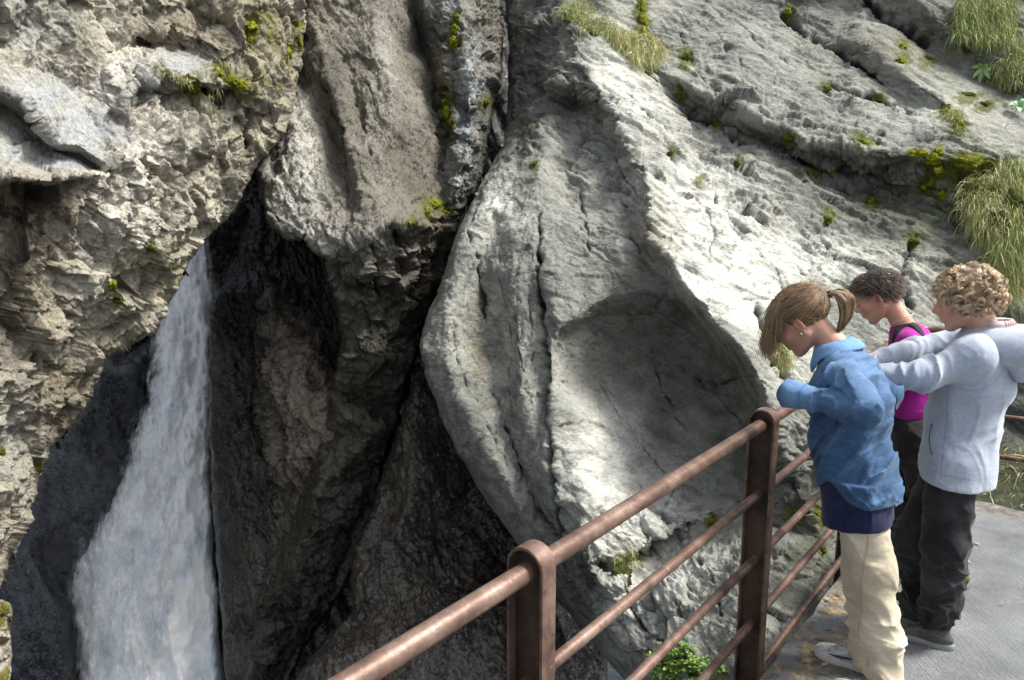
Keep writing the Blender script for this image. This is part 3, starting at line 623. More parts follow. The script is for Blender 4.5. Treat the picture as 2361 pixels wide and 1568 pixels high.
# ================= overhanging breccia on the left
F_out = [(-620,1640,3.9),(-620,-150,4.2),(-160,-150,4.8),(705,-150,7.7),(703,0,7.4),(702,80,7.3),(699,150,7.25),(668,260,7.1),(655,310,7.0),(590,385,6.9),(555,450,6.8),(530,500,6.8),(500,530,6.75),(472,550,6.75),(440,600,6.7),(400,680,6.6),(375,730,6.5),(350,770,6.5),(290,800,6.4),(232,835,6.4),(222,870,6.3),(200,940,6.2),(120,1040,6.0),(100,1075,5.9),(85,1130,5.8),(60,1220,5.6),(20,1300,5.4),(0,1350,5.3),(-60,1450,5.0),(-160,1520,4.8)]
F_lines = [ [(-380,0,4.2),(-300,500,4.0),(-350,1000,4.4)],
 [(-100,80,4.9),(0,115,5.15),(54,142,5.25),(166,203,5.6),(237,247,5.8),(320,300,5.95)],
 [(-100,180,4.45),(0,206,4.7),(37,222,4.78),(78,271,4.9),(125,329,5.05),(180,338,5.25),(234,373,5.45),(300,360,5.75)],
 [(-100,210,4.75),(0,238,5.05),(60,275,5.15),(110,350,5.35),(170,360,5.5),(228,388,5.65)],
 [(-100,400,4.35),(0,402,4.6),(68,412,4.75),(115,419,4.85),(160,402,5.0),(232,400,5.4)],
 [(-100,440,4.8),(0,450,5.05),(68,460,5.15),(140,440,5.3),(200,430,5.5)],
 [(0,560,5.15),(100,560,5.3),(173,519,5.45),(217,444,5.5),(262,400,5.6)],
 [(185,550,5.55),(240,480,5.55),(300,420,5.75)],
 [(0,700,5.05),(150,700,5.55),(300,640,6.0),(400,560,6.3)],[(0,900,5.1),(100,900,5.5),(200,830,6.05)],[(0,1100,5.15),(60,1050,5.6)],
 [(450,450,6.45),(480,300,6.5)],[(560,250,6.75),(573,278,6.85),(573,340,6.85)],[(600,100,6.9),(640,0,7.1)],
 [(322,98,6.4),(400,108,6.55),(440,118,6.6),(500,150,6.65)],
 [(325,125,6.1),(360,150,6.1),(400,172,6.1),(440,188,6.12),(490,192,6.35),(560,200,6.6)],
 [(380,205,6.4),(440,215,6.5),(500,225,6.6)],
 [(330,-80,6.1),(325,20,6.15),(322,70,6.2)],[(400,-80,6.35),(400,70,6.4)],[(500,0,6.65),(500,110,6.6)],
 [(0,0,5.0),(140,30,5.45),(230,130,5.7),(280,230,5.85)],[(-160,600,4.5),(-160,1000,4.7)],
]
def F_disp(P, X, Y, N):
    wp = P + 0.025 * np.stack([fbm(P * 2.5, 3, 1), fbm(P * 2.5, 3, 2), fbm(P * 2.5, 3, 3)], 1)
    slab = np.clip(blob(X, Y, [(0,260,120,60,.6),(90,220,120,50,.9),(200,300,90,50,.8),(50,330,110,50,.9),(150,370,60,25,.6),(415,145,80,35,1.0),(60,60,150,90,.45),(240,160,70,70,.6)]), 0, .92)
    big = blob(X, Y, [(120,620,180,160,1.0),(420,40,160,70,1.0),(100,480,150,60,.7),(150,800,200,120,.5)])
    r = 1 - slab
    V = rotz(wp, 62.0)
    d = (.04 + .06 * r) * fbm(P * 1.1, 4, 511)
    d += (.05 + r * big) * stone(V, (1.1,), (1, 1.4, 1.8), (.30,), 540)
    d += r * stone(V, (2.6, 6.5, 15.0), (1, 1.35, 1.5), (.30, .36, .30), 541, .010) + slab * stone(rotz(wp, 28), (1.6, 7, 18), (.8, 1.5, 2.2), (.08, .08, .09), 544, .003)
    d += .008 * fbm(P * 14, 3, 561)
    return d
def F_col(P, X, Y, D, N):
    n = fbm(P * 1.3, 5, 571); n2 = fbm(P * 6, 4, 572); ce = facets(rotz(P, 62.0) * np.array([6, 8, 10]), 545)[2]
    c = lerpc((0.25, 0.22, 0.165), (0.42, 0.385, 0.31), .5 + .8 * n + .6 * (ce - .5))
    blue = blob(X, Y, [(90,220,110,45,.9),(210,300,90,50,.9),(50,330,100,50,.9),(150,370,70,25,.8),(415,150,75,32,.9),(60,60,130,80,.5),(300,210,60,40,.6),(30,1000,60,120,.3)])
    c = lerpc(c, (0.33, 0.35, 0.36), np.clip(blue * (1 + .5 * n2), 0, .95))
    c = lerpc(c, (0.17, 0.18, 0.20), blob(X, Y, [(280,310,50,30,.7),(200,370,50,20,.6),(300,200,40,30,.5),(270,170,30,40,.3)]) * (1 + n2))
    c = lerpc(c, (0.66, 0.62, 0.54), np.clip(blob(X, Y, [(255,160,50,60,.8),(250,500,70,110,.7),(330,420,60,120,.5),(200,660,90,40,.4),(110,810,90,30,.3),(400,330,60,60,.3)]) * (1 + 1.5 * n2), 0, .9))
    c = lerpc(c, (0.13, 0.105, 0.065), np.clip(blob(X, Y, [(60,480,120,50,.7),(160,900,70,110,.6),(130,1000,60,60,.4),(370,50,50,50,.4),(60,680,60,60,.3),(120,560,60,60,.3),(600,60,60,100,.3)]) * (1 + .8 * n2), 0, .85))
    g = blob(X, Y, [(585,60,60,60,.7),(640,180,50,90,.6),(510,190,70,40,1.0),(470,210,60,30,.8),(550,260,70,80,.3),(400,630,120,60,.35),(250,760,80,50,.3),(330,600,60,60,.2)]) * sstep(-.05, .3, n2 + .12)
    c = lerpc(c, (0.15, 0.15, 0.02), np.clip(g, 0, .8))
    c = lerpc(c, (.11, .115, .018), moss_stain('overhanging_cliff', X, Y, P))
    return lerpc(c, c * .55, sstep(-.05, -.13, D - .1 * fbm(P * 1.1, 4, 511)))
F_mat = rock_mat('tan_breccia', 0.85, 1.1, 0.8, 0.35, 0.3)
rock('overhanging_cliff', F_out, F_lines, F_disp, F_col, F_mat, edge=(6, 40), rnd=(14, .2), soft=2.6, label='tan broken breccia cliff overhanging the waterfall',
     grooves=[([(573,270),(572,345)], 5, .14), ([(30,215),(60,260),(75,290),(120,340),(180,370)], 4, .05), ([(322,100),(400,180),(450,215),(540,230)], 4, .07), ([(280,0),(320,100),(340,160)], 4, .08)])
# small rock low at the left border
F2_out = [(-600,1500,4.2),(-160,1370,4.6),(0,1382,5.0),(20,1392,5.05),(28,1412,5.1),(22,1450,5.1),(28,1500,5.1),(22,1568,5.1),(24,1720,5.0),(-160,1720,4.5),(-600,1720,4.2)]
rock('mossy_boulder', F2_out, [[(-60,1450,4.7),(-60,1650,4.7)]], F_disp, lambda P, X, Y, D, N: lerpc(F_col(P, X, Y, D, N), (.14, .13, .02), sstep(0, .3, fbm(P * 5, 4, 9) + blob(X, Y, [(5,1400,25,30,.4),(20,1450,15,12,.4)]))), F_mat, edge=(4, 30), rnd=(12, .15), soft=4, label='small mossy tan rock low at the left border')
# ---------------------------------------------------------------- river bed and water far below
def G0(x, y, h=0.0):
    d = (x - CX) / FPX * _X + _F - (y - CY) / FPX * _U
    return _C + d * ((EYE - h) / -d[2])
def sheet(name, z, s, n, amp, mat, kind='structure'):
    g = np.linspace(-s, s, n); X, Y = np.meshgrid(g, g + 8); P = np.stack([X.ravel(), Y.ravel(), np.zeros(X.size)], 1)
    P[:, 2] = z + amp * fbm(P * .5, 3, 5)
    i = np.arange(n * n).reshape(n, n); F = np.stack([i[:-1, :-1].ravel(), i[:-1, 1:].ravel(), i[1:, 1:].ravel(), i[1:, :-1].ravel()], 1)
    return tag(mesh_np(name, P, F, mat), kind=kind)
m, nt, b = new_mat('gravel_bed'); b.inputs['Base Color'].default_value = (.05, .048, .042, 1); b.inputs['Roughness'].default_value = .7
sheet('ground', -9.2, 45, 60, .6, m)
m, nt, b = new_mat('river_water'); b.inputs['Base Color'].default_value = (.02, .03, .035, 1); b.inputs['Roughness'].default_value = .12
bump(nt, b, ntex(nt, coords(nt), 1.5, 6), .6, .2)
sheet('river', -8.6, 40, 50, .1, m)

# ---------------------------------------------------------------- waterfall
m, nt, b = new_mat('white_water')
at = nd(nt, 'ShaderNodeAttribute', attribute_name='dens'); v = coords(nt, (1, .6, .07), (0, R(-9), 0))
n1 = ntex(nt, v, 22, 6, .55, .15); v2 = coords(nt, (1, 1, .42), (0, R(-12), 0)); n2 = ntex(nt, v2, 2.4, 6, .6, .3)
sm = nd(nt, 'ShaderNodeMath', operation='MULTIPLY_ADD'); nt.links.new(n1, sm.inputs[0]); sm.inputs[1].default_value = .40; sm.inputs[2].default_value = .30
s = nd(nt, 'ShaderNodeMath', operation='ADD'); nt.links.new(sm.outputs[0], s.inputs[0]); nt.links.new(n2, s.inputs[1])
s2 = nd(nt, 'ShaderNodeMath', operation='ADD'); nt.links.new(s.outputs[0], s2.inputs[0]); nt.links.new(at.outputs['Fac'], s2.inputs[1])
al = nt.nodes.new('ShaderNodeMapRange'); al.interpolation_type = 'SMOOTHSTEP'; al.inputs[1].default_value = .95; al.inputs[2].default_value = 1.42
nt.links.new(s2.outputs[0], al.inputs[0]); nt.links.new(al.outputs[0], b.inputs['Alpha'])
nt.links.new(ramp(nt, n2, [(.33, (.74, .82, .92)), (.45, (.93, .96, .985)), (.58, (.985, .99, .995))]), b.inputs['Base Color'])
b.inputs['Roughness'].default_value = .6; b.inputs['Subsurface Weight'].default_value = .0
WAT = m
W_out = [(462,540),(440,600),(420,640),(400,690),(396,740),(384,830),(368,900),(358,980),(345,1050),(322,1130),(280,1200),(232,1262),(196,1312),(196,1370),(208,1450),(226,1568),(250,1740),(545,1740),(525,1568),(515,1480),(503,1350),(497,1200),(492,1100),(490,900),(492,800),(500,690),(482,600),(474,540)]
def wz(X, Y): return 11.9 - 2.2 * sstep(500, 1700, Y) ** .8
def fall(name, parent, dz, shrink, soft, off, amp, seed):
    st = 4.0; gx = np.arange(40, 570, st); gy = np.arange(520, 1740, st); X, Y = np.meshgrid(gx, gy)
    dd = segdist(X, Y, W_out, True)[0]; ins = inside(X, Y, W_out); sd_ = np.where(ins, dd, -dd) - shrink
    wd = np.array([(540, 14), (700, 50), (900, 60), (1150, 80), (1300, 140), (1740, 150)]); half = np.interp(Y, wd[:, 0], wd[:, 1])
    # crisp on the right, feathered on the left
    right = sstep(-60, 60, X - np.interp(Y, [540, 700, 1000, 1300, 1740], [465, 440, 430, 400, 400]))
    sw = soft * (1 - .75 * right)
    sw = sw * (1 + 1.6 * (1 - right) * sstep(950, 1300, Y))
    dens = np.clip(sd_ / sw, -1.2, 1) * .55 + off
    P3 = np.stack([X / 60, Y / 160, np.full(X.shape, seed * 3.1)], 2).reshape(-1, 3)
    Z = wz(X, Y) + dz + (amp * fbm(P3, 5, seed, .6)).reshape(X.shape) + .5 * ((X - 410) / 160) ** 2 * .4
    P = W(X, Y, Z).reshape(-1, 3); k = (sd_ > -soft * 1.2).ravel(); i = -np.ones(X.size, int); i[k] = np.arange(k.sum()); i = i.reshape(X.shape)
    a, b_, c, e = i[:-1, :-1], i[:-1, 1:], i[1:, 1:], i[1:, :-1]; ok = (a >= 0) & (b_ >= 0) & (c >= 0) & (e >= 0)
    return mesh_np(name, P[k], np.stack([a[ok], e[ok], c[ok], b_[ok]], 1), WAT, parent, attrs={'dens': dens.ravel()[k]})
wf = fall('waterfall', None, 0, 20, 70, .42, .12, 3); tag(wf, 'white waterfall plunging down the dark cave', None, None, 'structure')
for q, (dz, sh, sf, of) in enumerate([(-.15, 20, 80, .26), (-.30, 28, 90, .14), (.15, 14, 70, .36), (-.5, 6, 110, -.06)]):
    fall('falling_spray', wf, dz, sh, sf, of, .16, 10 + q)

# ---------------------------------------------------------------- concrete path
m, nt, b = new_mat('brushed_concrete'); v = coords(nt)
n1 = ntex(nt, v, 3, 6, .6); n2 = ntex(nt, coords(nt, (1, 1, 1), (0, 0, R(50))), 130, 4, .7)
vb = coords(nt, (140, 9, 9), (0, 0, R(38))); n3 = ntex(nt, vb, 1.0, 4, .6, .3)
c = ramp(nt, n1, [(.3, (.115, .120, .126)), (.5, (.170, .178, .185)), (.7, (.225, .234, .242))])
c = mixc(nt, .8, c, ramp(nt, n2, [(.32, .55), (.62, 1.3)]), 'MULTIPLY')
ed = nd(nt, 'ShaderNodeAttribute', attribute_name='edge')
n4 = ntex(nt, v, 7, 6, .65, .5)
fm = nd(nt, 'ShaderNodeMath', operation='MULTIPLY'); nt.links.new(ed.outputs['Fac'], fm.inputs[0]); nt.links.new(ramp(nt, n4, [(.42, 0), (.58, 1)]), fm.inputs[1])
c = mixc(nt, fm.outputs[0], c, ramp(nt, ntex(nt, v, 16, 5), [(.35, (.06, .048, .03)), (.5, (.20, .155, .095)), (.65, (.42, .33, .20))]))
nt.links.new(c, b.inputs['Base Color']); b.inputs['Roughness'].default_value = .9; b.inputs['Specular IOR Level'].default_value = .2
h = mixc(nt, .6, n3, n2, 'ADD'); bump(nt, b, h, .8, .014)
e0 = G0(1760, 1557)[:2]; e1 = G0(1931, 1334)[:2]; ue = (e1 - e0) / np.linalg.norm(e1 - e0)
f0 = G0(2250, 1154)[:2]; f1 = G0(2361, 1180)[:2]; uf = (f1 - f0) / np.linalg.norm(f1 - f0)
A_ = np.array([ue, -uf]).T; s_, t_ = np.linalg.solve(A_, f0 - e0); corner = e0 + s_ * ue
poly = [e0 - ue * 7, corner, f1 + uf * 8, np.array([12, -6.0])]
def slab(name, poly, ztop, thick, mat, step=.05):
    bm = bmesh.new(); ve = [bm.verts.new((p[0], p[1], ztop)) for p in poly]; f = bm.faces.new(ve)
    if f.normal.z < 0: f.normal_flip()
    bmesh.ops.triangulate(bm, faces=bm.faces[:])
    for (p0, uu) in ((e0, ue), (f0, uf)):
        for k in np.r_[np.arange(-.7, .7, .05)]:
            q = p0 + k * np.array([uu[1], -uu[0]])
            bmesh.ops.bisect_plane(bm, geom=bm.verts[:] + bm.edges[:] + bm.faces[:], plane_co=(q[0], q[1], 0), plane_no=(uu[1], -uu[0], 0))
    for k in np.arange(-6, 12, .09):
        q = corner + k * ue; bmesh.ops.bisect_plane(bm, geom=bm.verts[:] + bm.edges[:] + bm.faces[:], plane_co=(q[0], q[1], 0), plane_no=(ue[0], ue[1], 0))
    g = bmesh.ops.extrude_face_region(bm, geom=bm.faces[:]); 
    for x in g['geom']:
        if isinstance(x, bmesh.types.BMVert): x.co.z -= thick
    bmesh.ops.recalc_face_normals(bm, faces=bm.faces[:])
    me = bpy.data.meshes.new(name); 
    V = np.array([v.co[:] for v in bm.verts]); dl = (V[:, :2] - e0) @ np.array([ue[1], -ue[0]]); d2 = (V[:, :2] - f0) @ np.array([uf[1], -uf[0]])
    k = np.maximum(sstep(.5, .02, np.abs(dl)), sstep(.3, .02, np.abs(d2)))
    wob = fbm(np.c_[V[:, :2] * 5, V[:, 2]], 4, 3)
    near = np.exp(-np.abs(dl) / .03)
    for vv, wbb, nn in zip(bm.verts, wob, near): vv.co.z += .008 * wbb; vv.co.x += .02 * wbb * nn * ue[1]; vv.co.y -= .02 * wbb * nn * ue[0]
    bm.to_mesh(me); bm.free(); me.materials.append(mat)
    a = me.attributes.new('edge', 'FLOAT', 'POINT'); a.data.foreach_set('value', k.astype(np.float32))
    o = bpy.data.objects.new(name, me); link(o); return o
tag(slab('path', poly, 0.0, .28, m), 'pale concrete footpath with stained edge', None, None, 'structure')

# ---------------------------------------------------------------- railing
m, nt, b = new_mat('rusty_steel'); v = coords(nt)
n1 = ntex(nt, v, 9, 7, .65, .3); n2 = ntex(nt, v, 70, 6, .7)
c = ramp(nt, n1, [(.28, (.060, .036, .027)), (.45, (.140, .084, .063)), (.55, (.20, .128, .100)), (.68, (.27, .190, .150))])
c = mixc(nt, .5, c, ramp(nt, n2, [(.3, .55), (.5, 1.0), (.7, 1.35)]), 'MULTIPLY')
c = mixc(nt, ramp(nt, ntex(nt, v, 24, 6, .7), [(.63, 0), (.70, .8)]), c, (.36, .25, .16))
c = mixc(nt, ramp(nt, ntex(nt, coords(nt, (1, 1, 1), (1, 2, 3)), 17, 7, .75), [(.62, 0), (.68, 1)]), c, (.05, .03, .022))
nt.links.new(c, b.inputs['Base Color']); b.inputs['Metallic'].default_value = .45
nt.links.new(ramp(nt, n1, [(.3, .50), (.7, .30)]), b.inputs['Roughness']); bump(nt, b, n2, .35, .004)
RUST = m
m, nt, b = new_mat('dark_rusty_plate'); v = coords(nt, (1, 1, .8))
c = ramp(nt, ntex(nt, v, 7, 8, .7, .2), [(.34, (.022, .014, .011)), (.5, (.055, .032, .022)), (.66, (.105, .062, .036))])
nt.links.new(c, b.inputs['Base Color']); b.inputs['Metallic'].default_value = .4; b.inputs['Roughness'].default_value = .42; bump(nt, b, ntex(nt, coords(nt), 80, 6), .4, .003)
PLATE = m
u1 = np.array([1.048, 1.322]); u1 /= np.linalg.norm(u1); N0 = np.array([.05, 1.785]); SP = 1.689
def rp(s): return N0 + u1 * s
cor = rp(SP * 3); u2 = np.array([.853, -.522]); u2 /= np.linalg.norm(u2)
def sweep(path, r, seg=20):
    path = [np.array(p, float) for p in path]; V = []; F = []
    for i, p in enumerate(path):
        t = path[min(i + 1, len(path) - 1)] - path[max(i - 1, 0)]; t /= np.linalg.norm(t)
        up = np.array([0, 0, 1.0]); s = np.cross(t, up); s /= np.linalg.norm(s); q = np.cross(s, t)
        for k in range(seg): a = 2 * math.pi * k / seg; V.append(p + r * (math.cos(a) * s + math.sin(a) * q))
    for i in range(len(path) - 1):
        for k in range(seg): a = i * seg + k; b2 = i * seg + (k + 1) % seg; F.append((a, b2, b2 + seg, a + seg))
    return np.array(V), np.array(F)
def railpath(h):
    pts = [np.r_[rp(s), h] for s in np.arange(-2 * SP, 3 * SP - .14, .12)]
    a = rp(3 * SP - .14); b3 = cor + u2 * .14
    for t in np.linspace(0, 1, 9): pts.append(np.r_[(1 - t) ** 2 * a + 2 * t * (1 - t) * cor + t * t * b3, h])
    pts += [np.r_[cor + u2 * s, h] for s in np.arange(.26, 4.6, .2)]
    return pts
rail = empty('railing', (N0[0], N0[1], 0)); tag(rail, 'rusty brown steel railing along the edge of the concrete path', 'railing')
V, F = sweep(railpath(1.03), .0275, 24); mesh_np('handrail', V, F, RUST, rail)
for h in (.71, .40, .085, -.225):
    V, F = sweep(railpath(h), .019, 18); mesh_np('rail', V, F, RUST, rail)
def post(c, u):
    """flat bar bent over the handrail, closed by a plate between its legs"""
    n = np.array([u[1], -u[0]]); w_ = .062; t = .009; ro = .058; ri = ro - t; top = 1.03 + .012; bot = -.55
    prof_o = [(ro, bot), (ro, -.2), (ro, .3), (ro, .7)] + [(ro * math.cos(a), top + ro * math.sin(a)) for a in np.linspace(0, math.pi, 19)] + [(-ro, .7), (-ro, .3), (-ro, -.2), (-ro, bot)]
    prof_i = [(ri, bot), (ri, -.2), (ri, .3), (ri, .7)] + [(ri * math.cos(a), top + ri * math.sin(a)) for a in np.linspace(0, math.pi, 19)] + [(-ri, .7), (-ri, .3), (-ri, -.2), (-ri, bot)]
    bm = bmesh.new(); L = []
    for s in (-w_ / 2, w_ / 2):
        for pr in (prof_o, prof_i):
            L.append([bm.verts.new((*(c + n * a + u * s), z)) for a, z in pr])
    o0, i0, o1, i1 = L; k = len(o0)
    for j in range(k - 1):
        bm.faces.new((o0[j], o0[j + 1], o1[j + 1], o1[j])); bm.faces.new((i0[j], i1[j], i1[j + 1], i0[j + 1]))
        bm.faces.new((o0[j], i0[j], i0[j + 1], o0[j + 1])); bm.faces.new((o1[j], o1[j + 1], i1[j + 1], i1[j]))
    for j in (0, k - 1): bm.faces.new((o0[j], o1[j], i1[j], i0[j]))
    bmesh.ops.recalc_face_normals(bm, faces=bm.faces[:])
    be = [e for e in bm.edges if len(e.link_faces) == 2 and e.calc_face_angle(0) > 1.2]
    bmesh.ops.bevel(bm, geom=be, offset=.0018, segments=2, affect='EDGES')
    me = bpy.data.meshes.new('post'); 
    for v_ in bm.verts: v_.co -= rail.location
    bm.to_mesh(me); bm.free(); me.materials.append(RUST)
    for p_ in me.polygons: p_.use_smooth = True
    o = bpy.data.objects.new('post', me); link(o, rail)
    me.set_sharp_from_angle(angle=R(40))
    bm = bmesh.new(); pl = [(ri - .001, bot), (ri - .001, .7)] + [((ri - .001) * math.cos(a), top + (ri - .001) * math.sin(a)) for a in np.linspace(0, math.pi, 13)] + [(-ri + .001, .7), (-ri + .001, bot)]
    A2 = [bm.verts.new((*(c + n * a + u * -.004), z)) for a, z in pl]; B2 = [bm.verts.new((*(c + n * a + u * .004), z)) for a, z in pl]
    bm.faces.new(A2); bm.faces.new(B2[::-1])
    for j in range(len(pl)): bm.faces.new((A2[j], A2[(j + 1) % len(pl)], B2[(j + 1) % len(pl)], B2[j]))
    bmesh.ops.recalc_face_normals(bm, faces=bm.faces[:])
    for v_ in bm.verts: v_.co -= rail.location
    me = bpy.data.meshes.new('web_plate'); bm.to_mesh(me); bm.free(); me.materials.append(PLATE); link(bpy.data.objects.new('web_plate', me), o)
for k in (-1, 0, 1, 2): post(rp(SP * k), u1)
for k in (0, 1, 2): post(cor + u2 * (SP * k + .48), u2)
# ---------------------------------------------------------------- signed distance modelling
def v3(*a): return np.array(a, np.float32)
def smin(a, b, k):
    h = np.clip(.5 + .5 * (b - a) / k, 0, 1); return b * (1 - h) + a * h - k * h * (1 - h)
def smax(a, b, k): return -smin(-a, -b, k)
def cap(P, a, b, ra, rb):
    a = np.asarray(a, np.float32); b = np.asarray(b, np.float32); e = b - a
    t = np.clip(((P - a) @ e) / (e @ e + 1e-9), 0, 1)
    return np.linalg.norm(P - a - t[:, None] * e, axis=1) - (ra + (rb - ra) * t)
def ell(P, c, r, M=None):
    D = P - np.asarray(c, np.float32)
    if M is not None: D = D @ M
    r = np.asarray(r, np.float32); k0 = np.linalg.norm(D / r, axis=1); k1 = np.linalg.norm(D / (r * r), axis=1) + 1e-9
    return k0 * (k0 - 1) / k1
def tube(P, pts, rs, side=None, k=.03):
    """pts: joints; rs: radius or (half width along side, half depth)"""
    d = None
    for i in range(len(pts) - 1):
        a = np.asarray(pts[i], np.float32); b = np.asarray(pts[i + 1], np.float32); e = b - a
        t = np.clip(((P - a) @ e) / (e @ e + 1e-9), 0, 1); O = P - a - t[:, None] * e
        if side is None: q = np.linalg.norm(O, axis=1) - (rs[i] + (rs[i + 1] - rs[i]) * t)
        else:
            s = np.asarray(side, np.float32); os_ = O @ s; of = np.sqrt(np.maximum((O * O).sum(1) - os_ ** 2, 0))
            wx = rs[i][0] + (rs[i + 1][0] - rs[i][0]) * t; wy = rs[i][1] + (rs[i + 1][1] - rs[i][1]) * t
            g = np.sqrt((os_ / wx) ** 2 + (of / wy) ** 2); g2 = np.sqrt((os_ / wx ** 2) ** 2 + (of / wy ** 2) ** 2) + 1e-6
            q = g * (g - 1) / g2; q = np.where(g < .15, -np.minimum(wx, wy) * (1 - g), q)
        d = q if d is None else smin(d, q, k)
    return d
def arclen(P, pts):
    """distance along a joint chain, and the index of the closest bone"""
    best = np.full(len(P), 9e9, np.float32); s = np.zeros(len(P), np.float32); L = 0
    for i in range(len(pts) - 1):
        a = np.asarray(pts[i], np.float32); b = np.asarray(pts[i + 1], np.float32); e = b - a; n = np.linalg.norm(e)
        t = np.clip(((P - a) @ e) / (n * n), 0, 1); q = np.linalg.norm(P - a - t[:, None] * e, axis=1); m = q < best
        best = np.where(m, q, best); s = np.where(m, L + t * n, s); L += n
    return s
def mesh_sdf(fn, lo, hi, h):
    lo = np.asarray(lo, float); hi = np.asarray(hi, float); B = 8
    nb = np.ceil((hi - lo) / (h * B)).astype(int) + 1; n = nb * B
    gi = np.stack(np.meshgrid(*[np.arange(k) for k in nb], indexing='ij'), -1).reshape(-1, 3)
    cen = (lo + (gi + .5) * B * h).astype(np.float32); dc = fn(cen); act = np.abs(dc) < B * h * 1.35
    Fd = np.full(n, 1.0, np.float32); Fb = Fd.reshape(nb[0], B, nb[1], B, nb[2], B)
    for g in gi[~act & (dc < 0)]: Fb[g[0], :, g[1], :, g[2], :] = -1.0
    off = np.stack(np.meshgrid(*[np.arange(B)] * 3, indexing='ij'), -1).reshape(-1, 3)
    A = gi[act]
    for s in range(0, len(A), 1500):
        a = A[s:s + 1500]; I = (a[:, None, :] * B + off[None]).reshape(-1, 3); v = fn((lo + I * h).astype(np.float32))
        Fd[I[:, 0], I[:, 1], I[:, 2]] = v
    sg = Fd < 0; S = 0; cnt = np.zeros(tuple(n - 1), np.int8); acc = np.zeros(tuple(n - 1) + (3,), np.float32)
    faces = []
    # crossing edges
    cross = []
    for ax in range(3):
        sl0 = [slice(None)] * 3; sl1 = [slice(None)] * 3; sl0[ax] = slice(0, -1); sl1[ax] = slice(1, None)
        a = Fd[tuple(sl0)]; b = Fd[tuple(sl1)]; m = (a < 0) != (b < 0)
        I = np.argwhere(m); t = a[m] / (a[m] - b[m]); p = I.astype(np.float32); p[:, ax] += t
        cross.append((I, p, a[m] < 0)); o1, o2 = [q for q in range(3) if q != ax]
        for d1 in (0, 1):
            for d2 in (0, 1):
                J = I.copy(); J[:, o1] -= d1; J[:, o2] -= d2
                ok = ((J >= 0) & (J < n - 1)).all(1); Jk = J[ok]
                np.add.at(cnt, (Jk[:, 0], Jk[:, 1], Jk[:, 2]), 1); np.add.at(acc, (Jk[:, 0], Jk[:, 1], Jk[:, 2]), p[ok])
    C = np.argwhere(cnt > 0); ids = np.full(cnt.shape, -1, np.int32); ids[C[:, 0], C[:, 1], C[:, 2]] = np.arange(len(C))
    V = acc[C[:, 0], C[:, 1], C[:, 2]] / cnt[C[:, 0], C[:, 1], C[:, 2]][:, None]
    for ax in range(3):
        I, p, neg = cross[ax]; o1, o2 = (ax + 1) % 3, (ax + 2) % 3; q = []
        ok = (I[:, o1] > 0) & (I[:, o2] > 0); I = I[ok]; neg = neg[ok]
        for d1, d2 in ((0, 0), (1, 0), (1, 1), (0, 1)):
            J = I.copy(); J[:, o1] -= d1; J[:, o2] -= d2; J = np.minimum(J, np.array(cnt.shape) - 1); q.append(ids[J[:, 0], J[:, 1], J[:, 2]])
        f = np.stack(q, 1); f[~neg] = f[~neg][:, ::-1]; faces.append(f)
    F = np.concatenate(faces); F = F[(F >= 0).all(1)]
    return (lo + V * h), F
def bounds(pts, pad):
    P = np.array([np.asarray(p, float) for p in pts]); return P.min(0) - pad, P.max(0) + pad
def tubes(name, S, r0, mat, parent, tint=None, sides=3, r1=.15):
    """S (n strands, k points, 3) -> thin tapering tubes in one mesh"""
    n, k, _ = S.shape; T = np.gradient(S, axis=1); T /= np.linalg.norm(T, axis=2, keepdims=True) + 1e-9
    ref = np.where(np.abs(T[..., 2:3]) > .9, np.array([1.0, 0, 0]), np.array([0, 0, 1.0])); A = np.cross(T, ref); A /= np.linalg.norm(A, axis=2, keepdims=True) + 1e-9; Bv = np.cross(T, A)
    r0 = np.broadcast_to(np.asarray(r0, float), (n,)); rr = r0[:, None] * (1 - (1 - r1) * np.linspace(0, 1, k)[None] ** 2)
    V = np.stack([S + rr[..., None] * (math.cos(2 * math.pi * j / sides) * A + math.sin(2 * math.pi * j / sides) * Bv) for j in range(sides)], 2)
    idx = np.arange(n * k * sides).reshape(n, k, sides); F = []
    for j in range(sides):
        j2 = (j + 1) % sides; F.append(np.stack([idx[:, :-1, j], idx[:, :-1, j2], idx[:, 1:, j2], idx[:, 1:, j]], -1).reshape(-1, 4))
    at = None
    if tint is not None: at = {'tint': np.repeat(tint, k * sides, axis=0)}
    return mesh_np(name, V.reshape(-1, 3), np.concatenate(F), mat, parent, True, at)

# ---------------------------------------------------------------- cloth, skin, hair materials
def cloth_mat(name, rough=.9, wscale=900, wstr=.35, fuzz=0.0, bumpy=.5):
    m, nt, b = new_mat(name); at = nd(nt, 'ShaderNodeAttribute', attribute_name='tint'); v = coords(nt)
    n1 = ntex(nt, v, 60, 5, .65); n2 = ntex(nt, v, wscale * .4, 2, .6)
    c = mixc(nt, 1.0, at.outputs[0], ramp(nt, n2, [(.3, 1 - wstr), (.7, 1 + wstr)]), 'MULTIPLY')
    c = mixc(nt, 1.0, c, ramp(nt, n1, [(.3, .9), (.7, 1.1)]), 'MULTIPLY')
    nt.links.new(c, b.inputs['Base Color']); b.inputs['Roughness'].default_value = rough; b.inputs['Specular IOR Level'].default_value = .2
    b.inputs['Sheen Weight'].default_value = fuzz; b.inputs['Sheen Roughness'].default_value = .5
    bump(nt, b, ntex(nt, v, 45, 6, .6, .4), bumpy, .006); return m
M_DENIM = cloth_mat('denim_cloth', .85, 1200, .22, .1); M_FLEECE = cloth_mat('fleece_cloth', .95, 900, .10, .35, .35)
M_COTTON = cloth_mat('cotton_cloth', .9, 900, .08, .1, .4)
m, nt, b = new_mat('skin'); at = nd(nt, 'ShaderNodeAttribute', attribute_name='tint'); n1 = ntex(nt, coords(nt), 60, 5, .6)
